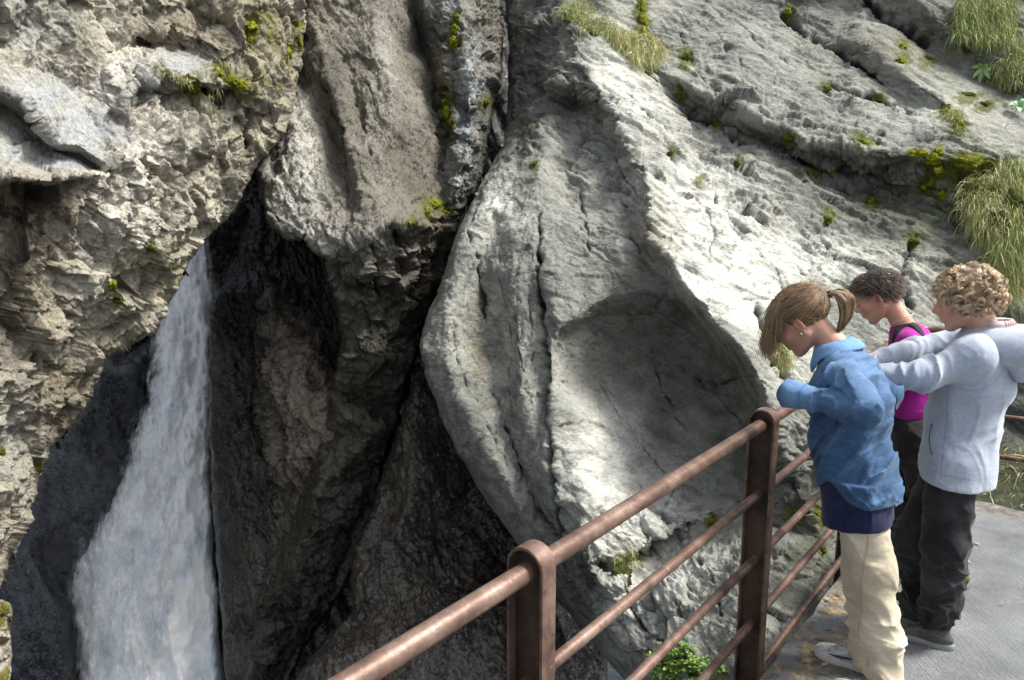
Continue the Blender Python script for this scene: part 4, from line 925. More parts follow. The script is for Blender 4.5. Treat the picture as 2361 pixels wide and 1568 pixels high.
nt.links.new(mixc(nt, 1.0, at.outputs[0], ramp(nt, n1, [(.3, .88), (.7, 1.08)]), 'MULTIPLY'), b.inputs['Base Color'])
b.inputs['Roughness'].default_value = .5; b.inputs['Subsurface Weight'].default_value = .18; b.inputs['Subsurface Radius'].default_value = (.012, .004, .002); b.inputs['Subsurface Scale'].default_value = 1.0
bump(nt, b, ntex(nt, coords(nt), 300, 3), .15, .001); M_SKIN = m
m, nt, b = new_mat('hair'); at = nd(nt, 'ShaderNodeAttribute', attribute_name='tint'); nt.links.new(at.outputs[0], b.inputs['Base Color'])
b.inputs['Roughness'].default_value = .38; b.inputs['Specular IOR Level'].default_value = .55; M_HAIR = m
m, nt, b = new_mat('rubber_leather'); at = nd(nt, 'ShaderNodeAttribute', attribute_name='tint'); nt.links.new(at.outputs[0], b.inputs['Base Color'])
b.inputs['Roughness'].default_value = .55; bump(nt, b, ntex(nt, coords(nt), 200, 4), .3, .002); M_SHOE = m
m, nt, b = new_mat('polished_metal'); b.inputs['Base Color'].default_value = (.8, .8, .78, 1); b.inputs['Metallic'].default_value = 1; b.inputs['Roughness'].default_value = .2; M_METAL = m

def frame(f, pitch, roll=0.0):
    """columns: forward, left, up of a head looking along f, bent down by pitch degrees"""
    f = np.array([f[0], f[1], 0.0]); f /= np.linalg.norm(f); l = np.array([-f[1], f[0], 0.0]); z = np.array([0, 0, 1.0])
    F_ = f * math.cos(R(pitch)) - z * math.sin(R(pitch)); U_ = f * math.sin(R(pitch)) + z * math.cos(R(pitch))
    L_ = l * math.cos(R(roll)) + U_ * math.sin(R(roll)); U_ = np.cross(F_, L_)
    return np.stack([F_, L_, U_], 1)
def head_sdf(P, c, M, s, female=True):
    L = ((P - np.asarray(c, np.float32)) @ M.astype(np.float32)) / s; A = L.copy(); A[:, 1] = np.abs(A[:, 1])
    d = ell(L, (-.014, 0, .034), (.098, .076, .080)); d = smin(d, ell(L, (.030, 0, -.018), (.060, .058, .086)), .03)
    d = smin(d, ell(L, (.066, 0, .048), (.030, .052, .034)), .03)                        # forehead
    d = smin(d, cap(A, (-.008, .052, -.050), (.060, .016, -.096), .020, .017), .028)     # jaw
    d = smin(d, ell(L, (.070, 0, -.100), (.019, .020, .016)), .018)                      # chin
    d = smin(d, ell(A, (.058, .042, -.026), (.022, .020, .020)), .022)                   # cheekbone
    d = smin(d, ell(A, (.082, .026, .022), (.011, .024, .007)), .014)                    # brow
    d = smax(d, -ell(A, (.096, .031, .004), (.017, .018, .013)), .012)                   # eye socket
    d = smin(d, ell(A, (.074, .031, .002), (.0135, .0155, .0125)), .004)                 # lid over eyeball
    d = smin(d, cap(L, (.088, 0, .012), (.114, 0, -.026), .0065, .0095), .010)           # nose
    d = smin(d, ell(A, (.100, .0105, -.031), (.010, .0075, .0075)), .006)
    d = smin(d, ell(L, (.080, 0, -.060), (.016, .026, .020)), .014); d = smin(d, ell(L, (.082, 0, -.036), (.022, .020, .026)), .008); d = smin(d, ell(L, (.078, 0, -.002), (.018, .016, .030)), .008)
    d = smin(d, ell(L, (.094, 0, -.0575), (.0075, .020, .0052)), .004); d = smin(d, ell(L, (.091, 0, -.0695), (.0075, .017, .0060)), .004)
    d = smax(d, -ell(L, (.103, 0, -.0635), (.010, .024, .0016)), .002)
    d = smax(d, -ell(L, (.094, 0, -.0815), (.006, .016, .004)), .006)
    # ear: a dished oval standing off the head
    E_ = A - v3(-.012, .077, -.012); ca, sa = math.cos(.25), math.sin(.25); E2 = np.stack([E_[:, 0] * ca - E_[:, 2] * sa, E_[:, 1] - .35 * -E_[:, 0], E_[:, 0] * sa + E_[:, 2] * ca], 1)
    ear = ell(E2, (0, 0, 0), (.0185, .0075, .0315)); ear = smax(ear, -ell(E2, (.003, .0075, .004), (.0105, .0060, .019)), .004)
    ear = smin(ear, ell(E2, (.006, .000, -.026), (.008, .006, .009)), .006)
    return smin(d, ear, .004) * s
def hand_parts(wr, dirn, nrm, curl=.5, s=1.0):
    """palm and five fingers as capsules; dirn = pointing direction, nrm = back of hand, thumb on side"""
    d = np.asarray(dirn, float); d /= np.linalg.norm(d); n = np.asarray(nrm, float); n -= d * (n @ d); n /= np.linalg.norm(n); t = np.cross(d, n)
    wr = np.asarray(wr, float); caps = [(wr - d * .02, wr + d * .03, .024, .026)]
    for k, (o, L_) in enumerate(((-.030, .070), (-.010, .078), (.010, .074), (.029, .058))):
        b0 = wr + d * .02 * s + t * o * .6 * s; b1 = wr + d * .088 * s + t * o * s; caps.append((b0, b1, .014, .0105))
        p = b1; a = 0
        for q, seg in enumerate((.45, .32, .23)):
            a += curl * (.9, 1.1, .8)[q]; dd = d * math.cos(a) - n * math.sin(a); p2 = p + dd * L_ * seg * s; caps.append((p, p2, .0092 - .001 * q, .0084 - .001 * q)); p = p2
    b0 = wr + d * .02 - t * .022 * s; b1 = b0 + (d * .6 - t * .75 - n * .2) * .040 * s; b2 = b1 + (d * .85 - t * .35 - n * .35) * .032 * s; b3 = b2 + (d * .9 + t * .1 - n * .5) * .026 * s
    caps += [(b0, b1, .016, .0115), (b1, b2, .011, .0095), (b2, b3, .0095, .0075)]
    return caps
def capsd(P, caps, k=.006):
    d = None
    for (a, b, ra, rb) in caps:
        q = cap(P, a, b, ra, rb); d = q if d is None else smin(d, q, k)
    return d
def part(name, fn, pts, pad, h, mat, parent, colour, lap=0):
    lo, hi = bounds(pts, pad); V, F = mesh_sdf(fn, lo, hi, h)
    tint = colour(V.astype(np.float32)) if callable(colour) else np.tile(np.array(colour, float), (len(V), 1))
    o = mesh_np(name, V, F, mat, parent, True, {'tint': np.clip(tint, .001, .95)}); return o, V, F
def folds(P, axis, freq, amp, seed, stretch=.25, warp=.6, pw=1.6):
    """creases running across `axis`"""
    a = np.asarray(axis, float); a /= np.linalg.norm(a); Q_ = P @ a.astype(np.float32)
    W_ = P + .03 * warp * np.stack([noise(P * 9, seed), noise(P * 9, seed + 1), noise(P * 9, seed + 2)], 1)
    Wp = W_ - (W_ @ a.astype(np.float32))[:, None] * a * (1) ; Z = Wp * freq * stretch + (W_ @ a.astype(np.float32))[:, None] * a * freq
    r = 1 - np.abs(noise(Z.astype(np.float32), seed + 5)) * 2.2; r2 = 1 - np.abs(noise((Z * 2.1).astype(np.float32), seed + 8)) * 2.6
    return -amp * (np.clip(r, 0, 1) ** pw - 40 * .01 + .30 * (np.clip(r2, 0, 1) ** pw - .4))
def shoe(name, parent, heel, toe, up=(0, 0, 1), L=.27, body=(.4, .4, .4), sole=(.5, .5, .48), trim=None, high=.0):
    heel = np.asarray(heel, float); toe = np.asarray(toe, float); f = toe - heel; f /= np.linalg.norm(f); z = np.array(up, float); z -= f * (z @ f); z /= np.linalg.norm(z); l = np.cross(z, f)
    M = np.stack([f, l, z], 1); c = heel
    def fn(P):
        Lc = (P - c.astype(np.float32)) @ M.astype(np.float32)
        d = ell(Lc, (L * .28, 0, .040), (L * .30, .038, .045)); d = smin(d, ell(Lc, (L * .72, 0, .030), (L * .29, .047, .034)), .03)
        d = smin(d, cap(Lc, (L * .22, 0, .05), (L * .17, 0, .085 + high), .036, .036), .03)
        d = smax(d, -(Lc[:, 2] - .012), .006)
        s = smin(ell(Lc, (L * .26, 0, .012), (L * .30, .042, .06)), ell(Lc, (L * .70, 0, .012), (L * .31, .050, .06)), .03); s = smax(smax(s, -Lc[:, 2], .004), Lc[:, 2] - .028 - .006 * np.sin(Lc[:, 0] * 40), .004)
        d = np.minimum(d, s); d += .0015 * np.sin(np.clip(Lc[:, 0] * 160, 40 * .0, 999)) * (Lc[:, 2] > .05) * (np.abs(Lc[:, 0] - L * .55) < L * .18)
        return d
    def colr(V):
        Lc = (V - c) @ M; k = sstep(.030, .026, Lc[:, 2]); n = noise(V * 60, 3)
        col = lerpc(body, np.array(body) * .65, sstep(.0, .3, n) * 1.0); seam = np.exp(-((Lc[:, 2] - .05 - .02 * np.sin(Lc[:, 0] * 18)) / .004) ** 2); col = lerpc(col, np.array(body) * 1.8 + .02, seam * .5)
        return lerpc(col, sole, k)
    pts = [c + M @ v for v in np.array([(-.03, -.06, 0), (L + .03, .06, .14 + high)])] + [c + M @ v for v in np.array([(-.03, .06, .0), (L + .03, -.06, .0)])]
    o, V, F = part(name, fn, pts, .02, .0035, M_SHOE, parent, colr)
    # laces
    ls = []
    for k in range(5):
        x0 = L * (.42 + .07 * k); zt = .078 - .0085 * k
        ls.append([c + M @ np.array([x0 + .004 * math.sin(a * 3), .026 * math.cos(a), zt + .006 * math.sin(a)]) for a in np.linspace(0, math.pi, 8)])
    tubes('shoe_lace', np.array(ls), .0016, M_SHOE, o, np.tile(np.array(trim if trim else body) * 1.0, (5, 1)), 5, 1.0)
    return o, c, M
def strip(name, pts_fn, w, mat, parent, tint, lift, bvh, n=30):
    """ribbon laid on a garment along photo points"""
    P = []; Nn = []
    for (x, y) in pts_fn:
        o = Vector(_C); d = (Vector(W(x, y, 1.0)) - o).normalized(); h = bvh.ray_cast(o, d)
        if h[0] is None: continue
        nn = h[1] if h[1].dot(d) < 0 else -h[1]; P.append(h[0]); Nn.append(nn)
    if len(P) < 3: return None
    P = np.array(P); Nn = np.array(Nn); k = max(3, len(P) // 6) | 1; ker = np.ones(k) / k
    sm = lambda A: np.stack([np.convolve(np.pad(A[:, i], k // 2, 'edge'), ker, 'valid') for i in range(3)], 1)
    P = sm(P); Nn = sm(Nn); Nn /= np.linalg.norm(Nn, axis=1, keepdims=True); T = np.gradient(P, axis=0); T /= np.linalg.norm(T, axis=1, keepdims=True); S = np.cross(T, Nn)
    V = np.concatenate([P + Nn * lift + S * w / 2, P + Nn * lift - S * w / 2, P + Nn * (lift - .006) - S * w / 2, P + Nn * (lift - .006) + S * w / 2]); n = len(P); i = np.arange(n - 1)
    F = np.concatenate([np.stack([i + a * n, i + 1 + a * n, i + 1 + b_ * n, i + b_ * n], 1) for a, b_ in ((0, 1), (1, 2), (2, 3), (3, 0))])
    return mesh_np(name, V, F, mat, parent, True, {'tint': np.tile(np.array(tint, float), (len(V), 1))})
def pline(pts, n=40):
    P = np.array(pts, float); d = np.r_[0, np.cumsum(np.hypot(*np.diff(P, axis=0).T))]; s = np.linspace(0, d[-1], n)
    # smooth (Catmull-like) through linear + blur
    X = np.interp(s, d, P[:, 0]); Y = np.interp(s, d, P[:, 1]); k = 5; kk = np.ones(k) / k
    for _ in range(3): X[2:-2] = np.convolve(X, kk, 'valid'); Y[2:-2] = np.convolve(Y, kk, 'valid')
    return list(zip(X, Y))
def bvh_of(V, F): return BVHTree.FromPolygons([tuple(v) for v in V], [tuple(int(i) for i in f) for f in F])
rng = np.random.default_rng(7)
def scalp(n, c, M, s, grow=1.0, zmin=-.03, front=.075, rs=rng):
    """random root points and normals on the hair-bearing part of a head (local coordinates)"""
    out = []
    while sum(len(o) for o in out) < n:
        d = rs.normal(size=(n, 3)); d /= np.linalg.norm(d, axis=1, keepdims=True)
        p = np.array([-.014, 0, .034]) + d * np.array([.100, .079, .083]) * grow
        lim = np.where(p[:, 0] > -.0, .052 * sstep(.0, .08, p[:, 0]) + .005, zmin + .0 * p[:, 0]); lim = np.where(p[:, 0] < -.05, zmin - .03, lim)
        lim = np.where(p[:, 0] > front, 9, lim); k = p[:, 2] > lim; out.append(np.concatenate([p[k], d[k]], 1))
    o = np.concatenate(out)[:n]; return o[:, :3], o[:, 3:]
def face_marks(parent, c, M, s, colr, brow=.0022):
    for sg in (1, -1):
        S = []
        for q in range(3):
            a = np.linspace(-1, 1, 9); S.append(np.stack([.0905 - .006 * a ** 2 - .004 * (a * sg > 0) * a * sg + .0008 * q, sg * .030 + a * .018, .0235 + .004 * (1 - a ** 2) + .0016 * q], 1))
        Sb = np.array([(c + (x * s) @ M.T) for x in S]); tubes('eyebrow', Sb, brow * s * .7, M_COTTON, parent, np.tile(np.array(colr), (3, 1)), 4, .5)
        a = np.linspace(-1, 1, 9); S = np.stack([.0885 - .004 * a ** 2, sg * .031 + a * .0145, -.0045 - .003 * (1 - a ** 2)], 1)[None]
        tubes('eyelashes', c + (S * s) @ M.T, .0013 * s, M_COTTON, parent, np.array([colr]) * .3, 4, .6)

# =============================================================== woman in the denim shirt
f = np.array([-.76, .65, 0]); l = np.array([-f[1], f[0], 0]); z1 = np.array([0, 0, 1.0])
Hc = Q(1846, 738, 2.96); HM = frame(f, 36, -4); HS = 1.10
pel = Q(1975, 1082, 2.82); wai = Q(1962, 1000, 2.82); che = Q(1955, 915, 2.84); ub = Q(1950, 850, 2.86); nb = Q(1922, 795, 2.90)
LS = Q(1946, 868, 2.69); LE = Q(2002, 948, 2.55); LH = Q(1822, 908, 2.76); LW = LE + (LH - LE) * .60 + z1 * .0
RS = Q(1985, 850, 2.97); RE = Q(2046, 912, 2.96); RW = Q(1935, 955, 3.06)
hL = pel + l * .085; hR = pel - l * .085; kL = Q(2012, 1310, 2.72); aL = Q(2052, 1592, 2.61); kR = Q(1985, 1315, 2.88); aR = Q(2003, 1512, 2.88)
handL = hand_parts(LW + z1 * .012, LH - LW, z1, .35, .5); handR = hand_parts(RW, np.array([-.5, .8, -.2]), z1, .7)
def g_body(P):
    d = tube(P, [pel, wai, che, ub], [(.14, .09), (.11, .075), (.125, .085), (.14, .07)], l, .04)
    for A_, B_, C_ in ((LS, LE, LW), (RS, RE, RW)): d = smin(d, tube(P, [A_, B_, C_], [.042, .036, .024], None, .01), .02)
    for A_, B_, C_ in ((hL, kL, aL), (hR, kR, aR)): d = smin(d, tube(P, [A_, B_, C_], [.075, .05, .035], None, .01), .03)
    d = smin(d, tube(P, [ub + z1 * .02, nb, Hc + HM @ np.array([-.035, 0, -.04])], [.06, .050, .052], None, .02), .03)
    d = smin(d, head_sdf(P, Hc, HM, HS), .02)
    d = smin(d, capsd(P, handL), .01); return smin(d, capsd(P, handR), .01)
def skin_col(base, lips=(.45, .16, .14), c=None, M=None, s=1):
    def fn(V):
        L = ((V - c) @ M) / s; n = noise(V * 30, 4); col = lerpc(base, np.array(base) * np.array([1.05, .88, .85]), .5 + n)
        A = np.abs(L[:, 1]); ear = np.exp(-(((L[:, 0] + .012) / .02) ** 2 + ((A - .082) / .012) ** 2 + ((L[:, 2] + .012) / .03) ** 2)); col = lerpc(col, np.array(base) * np.array([1.15, .68, .62]), ear * .8)
        ch = np.exp(-(((L[:, 0] - .06) / .03) ** 2 + ((A - .045) / .02) ** 2 + ((L[:, 2] + .03) / .025) ** 2)); col = lerpc(col, np.array(base) * np.array([1.08, .74, .7]), ch * .6)
        lp = np.exp(-(((L[:, 0] - .097) / .012) ** 2 + (A / .02) ** 2 + ((L[:, 2] + .0635) / .009) ** 2)); return lerpc(col, lips, lp * .8)
    return fn
allp = [pel, wai, che, ub, nb, Hc, LS, LE, LW, LH, RS, RE, RW, kL, aL, kR, aR]
girl, V, F = part('person', g_body, allp, .17, .0048, M_SKIN, None, skin_col((.50, .30, .21), c=Hc, M=HM, s=HS))
tag(girl, 'person in a blue denim shirt and beige trousers with a ponytail, leaning over the railing', 'person', 'visitors at the railing')
face_marks(girl, Hc, HM, HS, (.16, .10, .06))
# trousers
def g_tr(P):
    d = tube(P, [pel + z1 * .03, pel - z1 * .05], [(.135, .10), (.14, .118)], l, .04)
    s1 = arclen(P, [hL, kL, aL]); s2 = arclen(P, [hR, kR, aR])
    a = tube(P, [hL, kL, aL - z1 * .02], [.098, .078, .070], None, .03); b_ = tube(P, [hR, kR, aR - z1 * .02], [.093, .076, .068], None, .03)
    a += folds(P, (.1, .2, 1), 9, .016, 31, .35, 1.6) * (.35 + sstep(.35, .7, s1)) + folds(P, (.8, .1, .55), 8, .013, 33, .3)
    b_ += folds(P, (.1, .2, 1), 9, .014, 36, .35) * (.4 + sstep(.4, .7, s2))
    d = smin(smin(d, a, .03), b_, .02); return smax(smax(d, -(P[:, 2] - .015), .01), P[:, 2] - .90, .01)
def beige(V):
    n = noise(V * 5, 8); c = lerpc((.42, .365, .265), (.51, .45, .34), .5 + n)
    s = np.abs((V - kL) @ np.array([f[0], f[1], 0]) - .01 + .02 * noise(V * 4, 3)); near = sstep(.0, .03, (V - kL) @ np.array([l[0], l[1], 0])); return lerpc(c, (.27, .21, .13), np.exp(-(s / .0035) ** 2) * near * .7)
part('trousers', g_tr, [hL, hR, kL, kR, aL, aR, pel + z1 * .1], .16, .006, M_COTTON, girl, beige)
# navy undershirt below the denim shirt
us = pel - z1 * .10
def g_us(P):
    d = tube(P, [wai, pel, Q(1978, 1225, 2.81)], [(.13, .11), (.16, .125), (.168, .128)], l, .03) + folds(P, f, 10, .009, 41, .15)
    hem = .715 + .018 * (P - pel.astype(np.float32)) @ f.astype(np.float32) / -.12; d = smin(d, g_tr(P) - .012, .02); d = smax(d, hem - P[:, 2], .003); return smax(d, P[:, 2] - 1.0, .01)
part('undershirt', g_us, [wai, pel, Q(1985, 1260, 2.81)], .22, .006, M_COTTON, girl, lambda V: lerpc((.006, .009, .035), (.012, .018, .06), .5 + noise(V * 40, 2)))
# denim shirt
def sleeve(P, a, b_, c_, r, seed, k=.03, amp=.012):
    ch = [a, b_, c_]; s = arclen(P, ch); L1 = np.linalg.norm(b_ - a); d = tube(P, ch, r, None, k)
    ax = (c_ - b_); amp = amp * (1 + .8 * np.exp(-((s - L1) / .09) ** 2))
    d1 = folds(P, (b_ - a) * .8 + np.array([0, 0, .1]), 13, 1, seed, .2, 1.2); d2 = folds(P, ax + np.array([0, 0, .12]), 14, 1, seed + 9, .22, 1.3)
    w_ = sstep(L1 - .03, L1 + .05, s); return d + amp * (d1 * (1 - w_) + d2 * w_)
def g_sh(P):
    d = tube(P, [pel - z1 * .04, wai, che, ub], [(.150, .155), (.138, .142), (.148, .150), (.140, .100)], l, .05)
    d = smin(d, tube(P, [LS - l * .03, ub + z1 * .005, RS + l * .03], [.062, .070, .062], None, .03), .05)
    d = smin(d, tube(P, [ub, nb - z1 * .02], [.085, .062], None, .03), .04)
    d = d + folds(P, (f[0], f[1], .35), 8.5, .027, 51, .14, 1.1) * sstep(1.34, 1.10, P[:, 2]) + folds(P, (f[0] * .6, f[1] * .6, .9), 8, .012, 53, .2, 1.2)
    low = P[:, 2] < 1.10; us_ = np.full(len(P), 9, np.float32)
    if low.any(): us_[low] = np.maximum(np.minimum(g_us(P[low]), g_tr(P[low]) - .012) - .016, P[low][:, 2] - 1.05)
    d = np.where(low, smin(d, us_, .02), d)
    sl_ = sleeve(P, LS, LE, LH, [.062, .054, .046], 61, amp=.016)
    cu = (LE - LH) / np.linalg.norm(LE - LH)
    sl_ = smin(sl_, smax(smax(cap(P, LH + cu * .075, LH - cu * .06, .047, .062), -cap(P, LH + cu * .01, LH - cu * .10, .036, .056), .004) + .003 * noise(P * 26, 3), -((P - (LH - cu * .022).astype(np.float32)) @ cu.astype(np.float32)), .006), .006)
    d = d + .010 * (.4 - sstep(.55, .95, ridged((P @ np.stack([l * 3.0, (f * .8 + z1 * .6) * 13, (z1 * .8 - f * .6) * 2.2], 1)).astype(np.float32), 2, 57)))
    d = smin(d, sl_, .012); d = smin(d, sleeve(P, RS, RE, RW, [.064, .054, .046], 71, amp=.014), .015)
    tail = (P - pel.astype(np.float32)) @ f.astype(np.float32)      # + front, - back
    hem = .845 + .070 * np.exp(-((tail - .045) / .05) ** 2) - .015 * sstep(.0, -.12, tail)
    return np.where(P[:, 2] < 1.05, smax(d, hem - P[:, 2], .004), d)
def denim(V):
    n = noise(V * 4, 5); n2 = noise(V * 14, 6); c = lerpc((.024, .066, .145), (.062, .135, .26), .5 + n * .9 + .5 * n2)
    wr = np.clip(-folds(V.astype(np.float32), (f[0], f[1], .35), 8.5, 1, 51, .14, 1.1) - .1 + .2 * noise(V * 60, 9), 0, 1); c = lerpc(c * .84, np.array((.20, .34, .54)), wr * .30); ln = ridged(V @ np.array([[3, 0, 0], [0, 3, 0], [0, 0, 24]]), 3, 5); c = c * (.88 + .2 * sstep(.5, .8, ln))[:, None]  # denim fading on fold ridges, doubling as fold shading painted into the colour
    sh = sstep(1.22, 1.36, V[:, 2]); c = lerpc(c, (.12, .205, .35), sh * .65)  # paler shoulders: vertical fade of the shading painted into the cloth
    t = (V - che) @ f; s_ = (V - che) @ l
    yoke = np.abs(V[:, 2] - (1.315 + .35 * t)) ; yk = np.exp(-(yoke / .0035) ** 2) * (t < .1); c = lerpc(c, (.03, .08, .18), yk * .7)
    arms = np.abs(np.linalg.norm((V - LS) * np.array([1, 1, 1]), axis=1) - .092); c = lerpc(c, (.035, .09, .20), np.exp(-(arms / .0035) ** 2) * .6 * (V[:, 2] > 1.2))
    side = np.exp(-(((V - wai) @ f - .01) / .003) ** 2) * (s_ > .02) * (V[:, 2] < 1.12); c = lerpc(c, (.04, .10, .22), side * .6)
    dc = np.linalg.norm(V - (LH + (LE - LH) * .16), axis=1); c = lerpc(c, (.15, .27, .46), sstep(.10, .06, dc) * .6); cf = np.abs((V - LH) @ ((LE - LH) / np.linalg.norm(LE - LH)) - .055); c = lerpc(c, (.04, .10, .22), np.exp(-(cf / .003) ** 2) * sstep(.12, .08, np.linalg.norm(V - LH, axis=1)) * .8)
    hemd = np.exp(-((V[:, 2] - (.862 + .070 * np.exp(-((((V - pel) @ f) - .045) / .05) ** 2) - .015 * sstep(.0, -.12, (V - pel) @ f))) / .003) ** 2); return lerpc(c, (.05, .11, .22), hemd * .6)
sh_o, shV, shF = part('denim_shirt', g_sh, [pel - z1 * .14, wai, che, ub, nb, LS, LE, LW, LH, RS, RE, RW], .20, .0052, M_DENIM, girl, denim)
# turned-down collar: band round the neck with two leaves
def collar(parent, c, M, rx, ry, h, droop, col, mat, tilt=0, gap=.5, name='collar', lean=0.0):
    n = 60; a = np.linspace(gap, 2 * math.pi - gap, n); rows = []
    for (k, up, out) in ((0, -.01, 0.0), (1, h * .5, .001), (2, h, .004), (3, h + .002, .010), (4, h * .45, .020 + droop * .5), (5, -.004, .030 + droop), (6, -.016, .034 + droop)):
        fr = sstep(1.4, gap, np.minimum(a, 2 * math.pi - a)); wv = .004 * np.sin(a * 5 + k)
        x = (rx + out + wv * (k > 3)) * np.cos(a) ; y = (ry + out + wv * (k > 3)) * np.sin(a); zz = up + tilt * np.cos(a) * -1 - .045 * fr * (k > 3) * (k - 3) / 3 + lean * np.cos(a)
        rows.append(c + np.stack([x, y, zz], 1) @ M.T)
    V = np.array(rows); k = len(rows); V2 = V.reshape(-1, 3); i = np.arange(k * n).reshape(k, n)
    F = np.stack([i[:-1, :-1].ravel(), i[:-1, 1:].ravel(), i[1:, 1:].ravel(), i[1:, :-1].ravel()], 1)
    t = lerpc(col, np.array(col) * 1.25, .5 + noise(V2 * 20, 3))
    if name == 'shirt_collar': t = lerpc(t, (.16, .05, .06), .7 * (np.sin(np.tile(a, k) * 34) > .55) + .5 * (np.repeat(np.arange(k), n) % 3 == 1))
    o = mesh_np(name, V2, F, mat, parent, True, {'tint': t})
    md = o.modifiers.new('thickness', 'SOLIDIFY'); md.thickness = .005; return o
NM = frame(f, 20); collar(girl, nb - f * .006 + z1 * (-.020), NM, .062, .056, .030, .010, (.13, .25, .44), M_DENIM)
# ponytail hair
def g_hair(P):
    L = ((P - Hc.astype(np.float32)) @ HM.astype(np.float32)) / HS
    d = ell(L, (-.016, 0, .038), (.106, .084, .088)); cut = smax(L[:, 0] - .062, -(L[:, 2] - .055), .02)
    low = -.015 - .050 * sstep(-.01, -.06, L[:, 0]) + .055 * sstep(-.0, .05, L[:, 0]) + .006 * noise(L * 60, 4); d = smax(d, (low - L[:, 2]) * .8, .012); return d * HS + .0015 * noise(P * 60, 4)
part('hair', g_hair, [Hc], .16, .004, M_HAIR, girl, (.13, .085, .05))
hair = [o for o in girl.children if o.name.startswith('hair')][0]
tie = np.array([-.118, .004, .052])
def lw(S): return Hc + (S * HS) @ HM.T
p, nrm = scalp(4600, Hc, HM, HS, 1.03, -.038, .085)
t = np.linspace(0, 1, 12)[None, :, None]; lift = .004 + .004 * rng.random((len(p), 1, 1))
S = p[:, None] * (1 - t) + tie * t; cc = np.array([-.016, 0, .036]); dd = S - cc; rr = np.linalg.norm(dd / np.array([.106, .084, .088]), axis=2, keepdims=True); S = cc + dd / rr * (1.0 + .055 * rng.random((len(p), 1, 1)) * np.sin(np.pi * t * .9)) * sstep(-.1, .2, 1 - t * .0 + 0 * t)
S = S * (1 - t ** 6) + tie * t ** 6 + .002 * rng.normal(size=(len(p), 1, 3)) * np.sin(t * 9 + rng.random((len(p), 1, 1)) * 6)
tn = np.clip(np.array([.36, .235, .135]) * (.30 + 1.15 * rng.random((len(p), 1)) ** 1.3), 0, 1); tubes('hair_strands', lw(S), .0011, M_HAIR, hair, tn)
# fringe falling over the face
n = 2200; th = np.radians(rng.uniform(12, 62, n)); ph = np.radians(rng.uniform(-45, 92, n)); EC = np.array([-.014, 0, .036]); ER = np.array([.104, .083, .087]); FC = np.array([.030, 0, -.018]); FR = np.array([.074, .072, .100])
pos = EC + ER * np.stack([np.cos(th) * np.cos(ph), np.cos(th) * np.sin(ph), np.sin(th)], 1) * 1.02; gl_ = HM.T @ np.array([0, 0, -1.0]); K = 22; S = np.zeros((n, K, 3)); wig = rng.normal(size=(n, 3)); lift_ = 1 + .10 * rng.random(n) ** 1.5
Ls = rng.uniform(.10, .19, n) * (1 - .25 * sstep(50, 92, np.degrees(ph))); dcur = np.array([.6, .0, .1]) + wig * .1
for i in range(K):
    S[:, i] = pos; dcur = dcur * .72 + gl_ * .42 + wig * .035; dn = dcur / np.linalg.norm(dcur, axis=1, keepdims=True); pos = pos + dn * (Ls / (K - 1))[:, None]
    for C_, R_ in ((EC, ER), (FC, FR)):
        q = (pos - C_) / R_; m_ = np.linalg.norm(q, axis=1); inn = m_ < lift_; pos[inn] = C_ + q[inn] / m_[inn, None] * lift_[inn, None] * R_
S = Hc + (S * HS) @ HM.T
tubes('fringe', S, .0010, M_HAIR, hair, np.clip(np.array([.34, .225, .13]) * (.3 + 1.15 * rng.random((n, 1))), 0, 1))
p, nrm = scalp(140, Hc, HM, HS, 1.06, .0, .09); tt = np.linspace(0, 1, 8)[None, :, None]; S = p[:, None] + (nrm[:, None] * .8 + rng.normal(size=(140, 1, 3)) * .8) * tt * .035 + np.array([-.05, 0, 0]) * tt ** 2
tubes('stray_hairs', lw(S), .0006, M_HAIR, hair, np.tile((.4, .28, .17), (140, 1)))
# ponytail
n = 900; tw = lw(tie[None])[0]; tw0 = tw.copy(); S = np.zeros((n, 18, 3)); a = rng.random(n) * 6.28; r = np.sqrt(rng.random(n))
off = np.stack([np.cos(a) * r, np.sin(a) * r], 1); path = np.array([Q(1906, 683, 2.92), Q(1922, 672, 2.91), Q(1940, 676, 2.90), Q(1952, 694, 2.89), Q(1954, 716, 2.885), Q(1948, 740, 2.88), Q(1936, 764, 2.88)])
sh_ = path[0] - tw; ti = np.linspace(0, 6, 18); PP = np.stack([np.interp(ti, range(7), path[:, j]) for j in range(3)], 1)
wd = np.interp(ti, [0, 1, 3, 5, 6], [.010, .022, .032, .028, .014]); sdv = np.array([.85, -.5, 0]); upv = np.array([.3, .2, .9]); out = Q(1960, 720, 2.88) - Q(1930, 735, 2.88); out /= np.linalg.norm(out)
for i in range(18): S[:, i] = PP[i] + wd[i] * (off[:, :1] * out + off[:, 1:] * l) + .0025 * np.stack([np.sin(a * 9 + i * .5), np.cos(a * 7 + i * .6), np.sin(a * 5)], 1)
tubes('ponytail', S, .0015, M_HAIR, hair, np.clip(np.array([.34, .215, .12]) * (.35 + 1.2 * rng.random((n, 1)) ** 1.2), 0, 1))
def tie_fn(P): return cap(P, path[0] - (path[1] - path[0]) * .15, path[0] + (path[1] - path[0]) * .35, .0155, .0165)
part('hair_tie', tie_fn, [path[0], path[1]], .03, .003, M_COTTON, hair, (.01, .012, .018))
ec = Hc + HM @ (np.array([-.006, .088, -.044]) * HS); part('earring', lambda P: np.linalg.norm(P - ec.astype(np.float32), axis=1) - .0048, [ec], .012, .0012, M_METAL, girl, (.8, .8, .8))
g1 = G0(1996, 1560); tR = np.r_[(aR + f * .2)[:2], 0]; hR_ = np.r_[(aR - f * .05)[:2], 0]; hL_ = np.r_[(aL - f * .05)[:2], 0]
so1, sc_, sM = shoe('shoe', girl, hR_, hR_ + f * .25 + l * .02, L=.265, body=(.36, .36, .34), sole=(.42, .42, .39), trim=(.6, .6, .58))
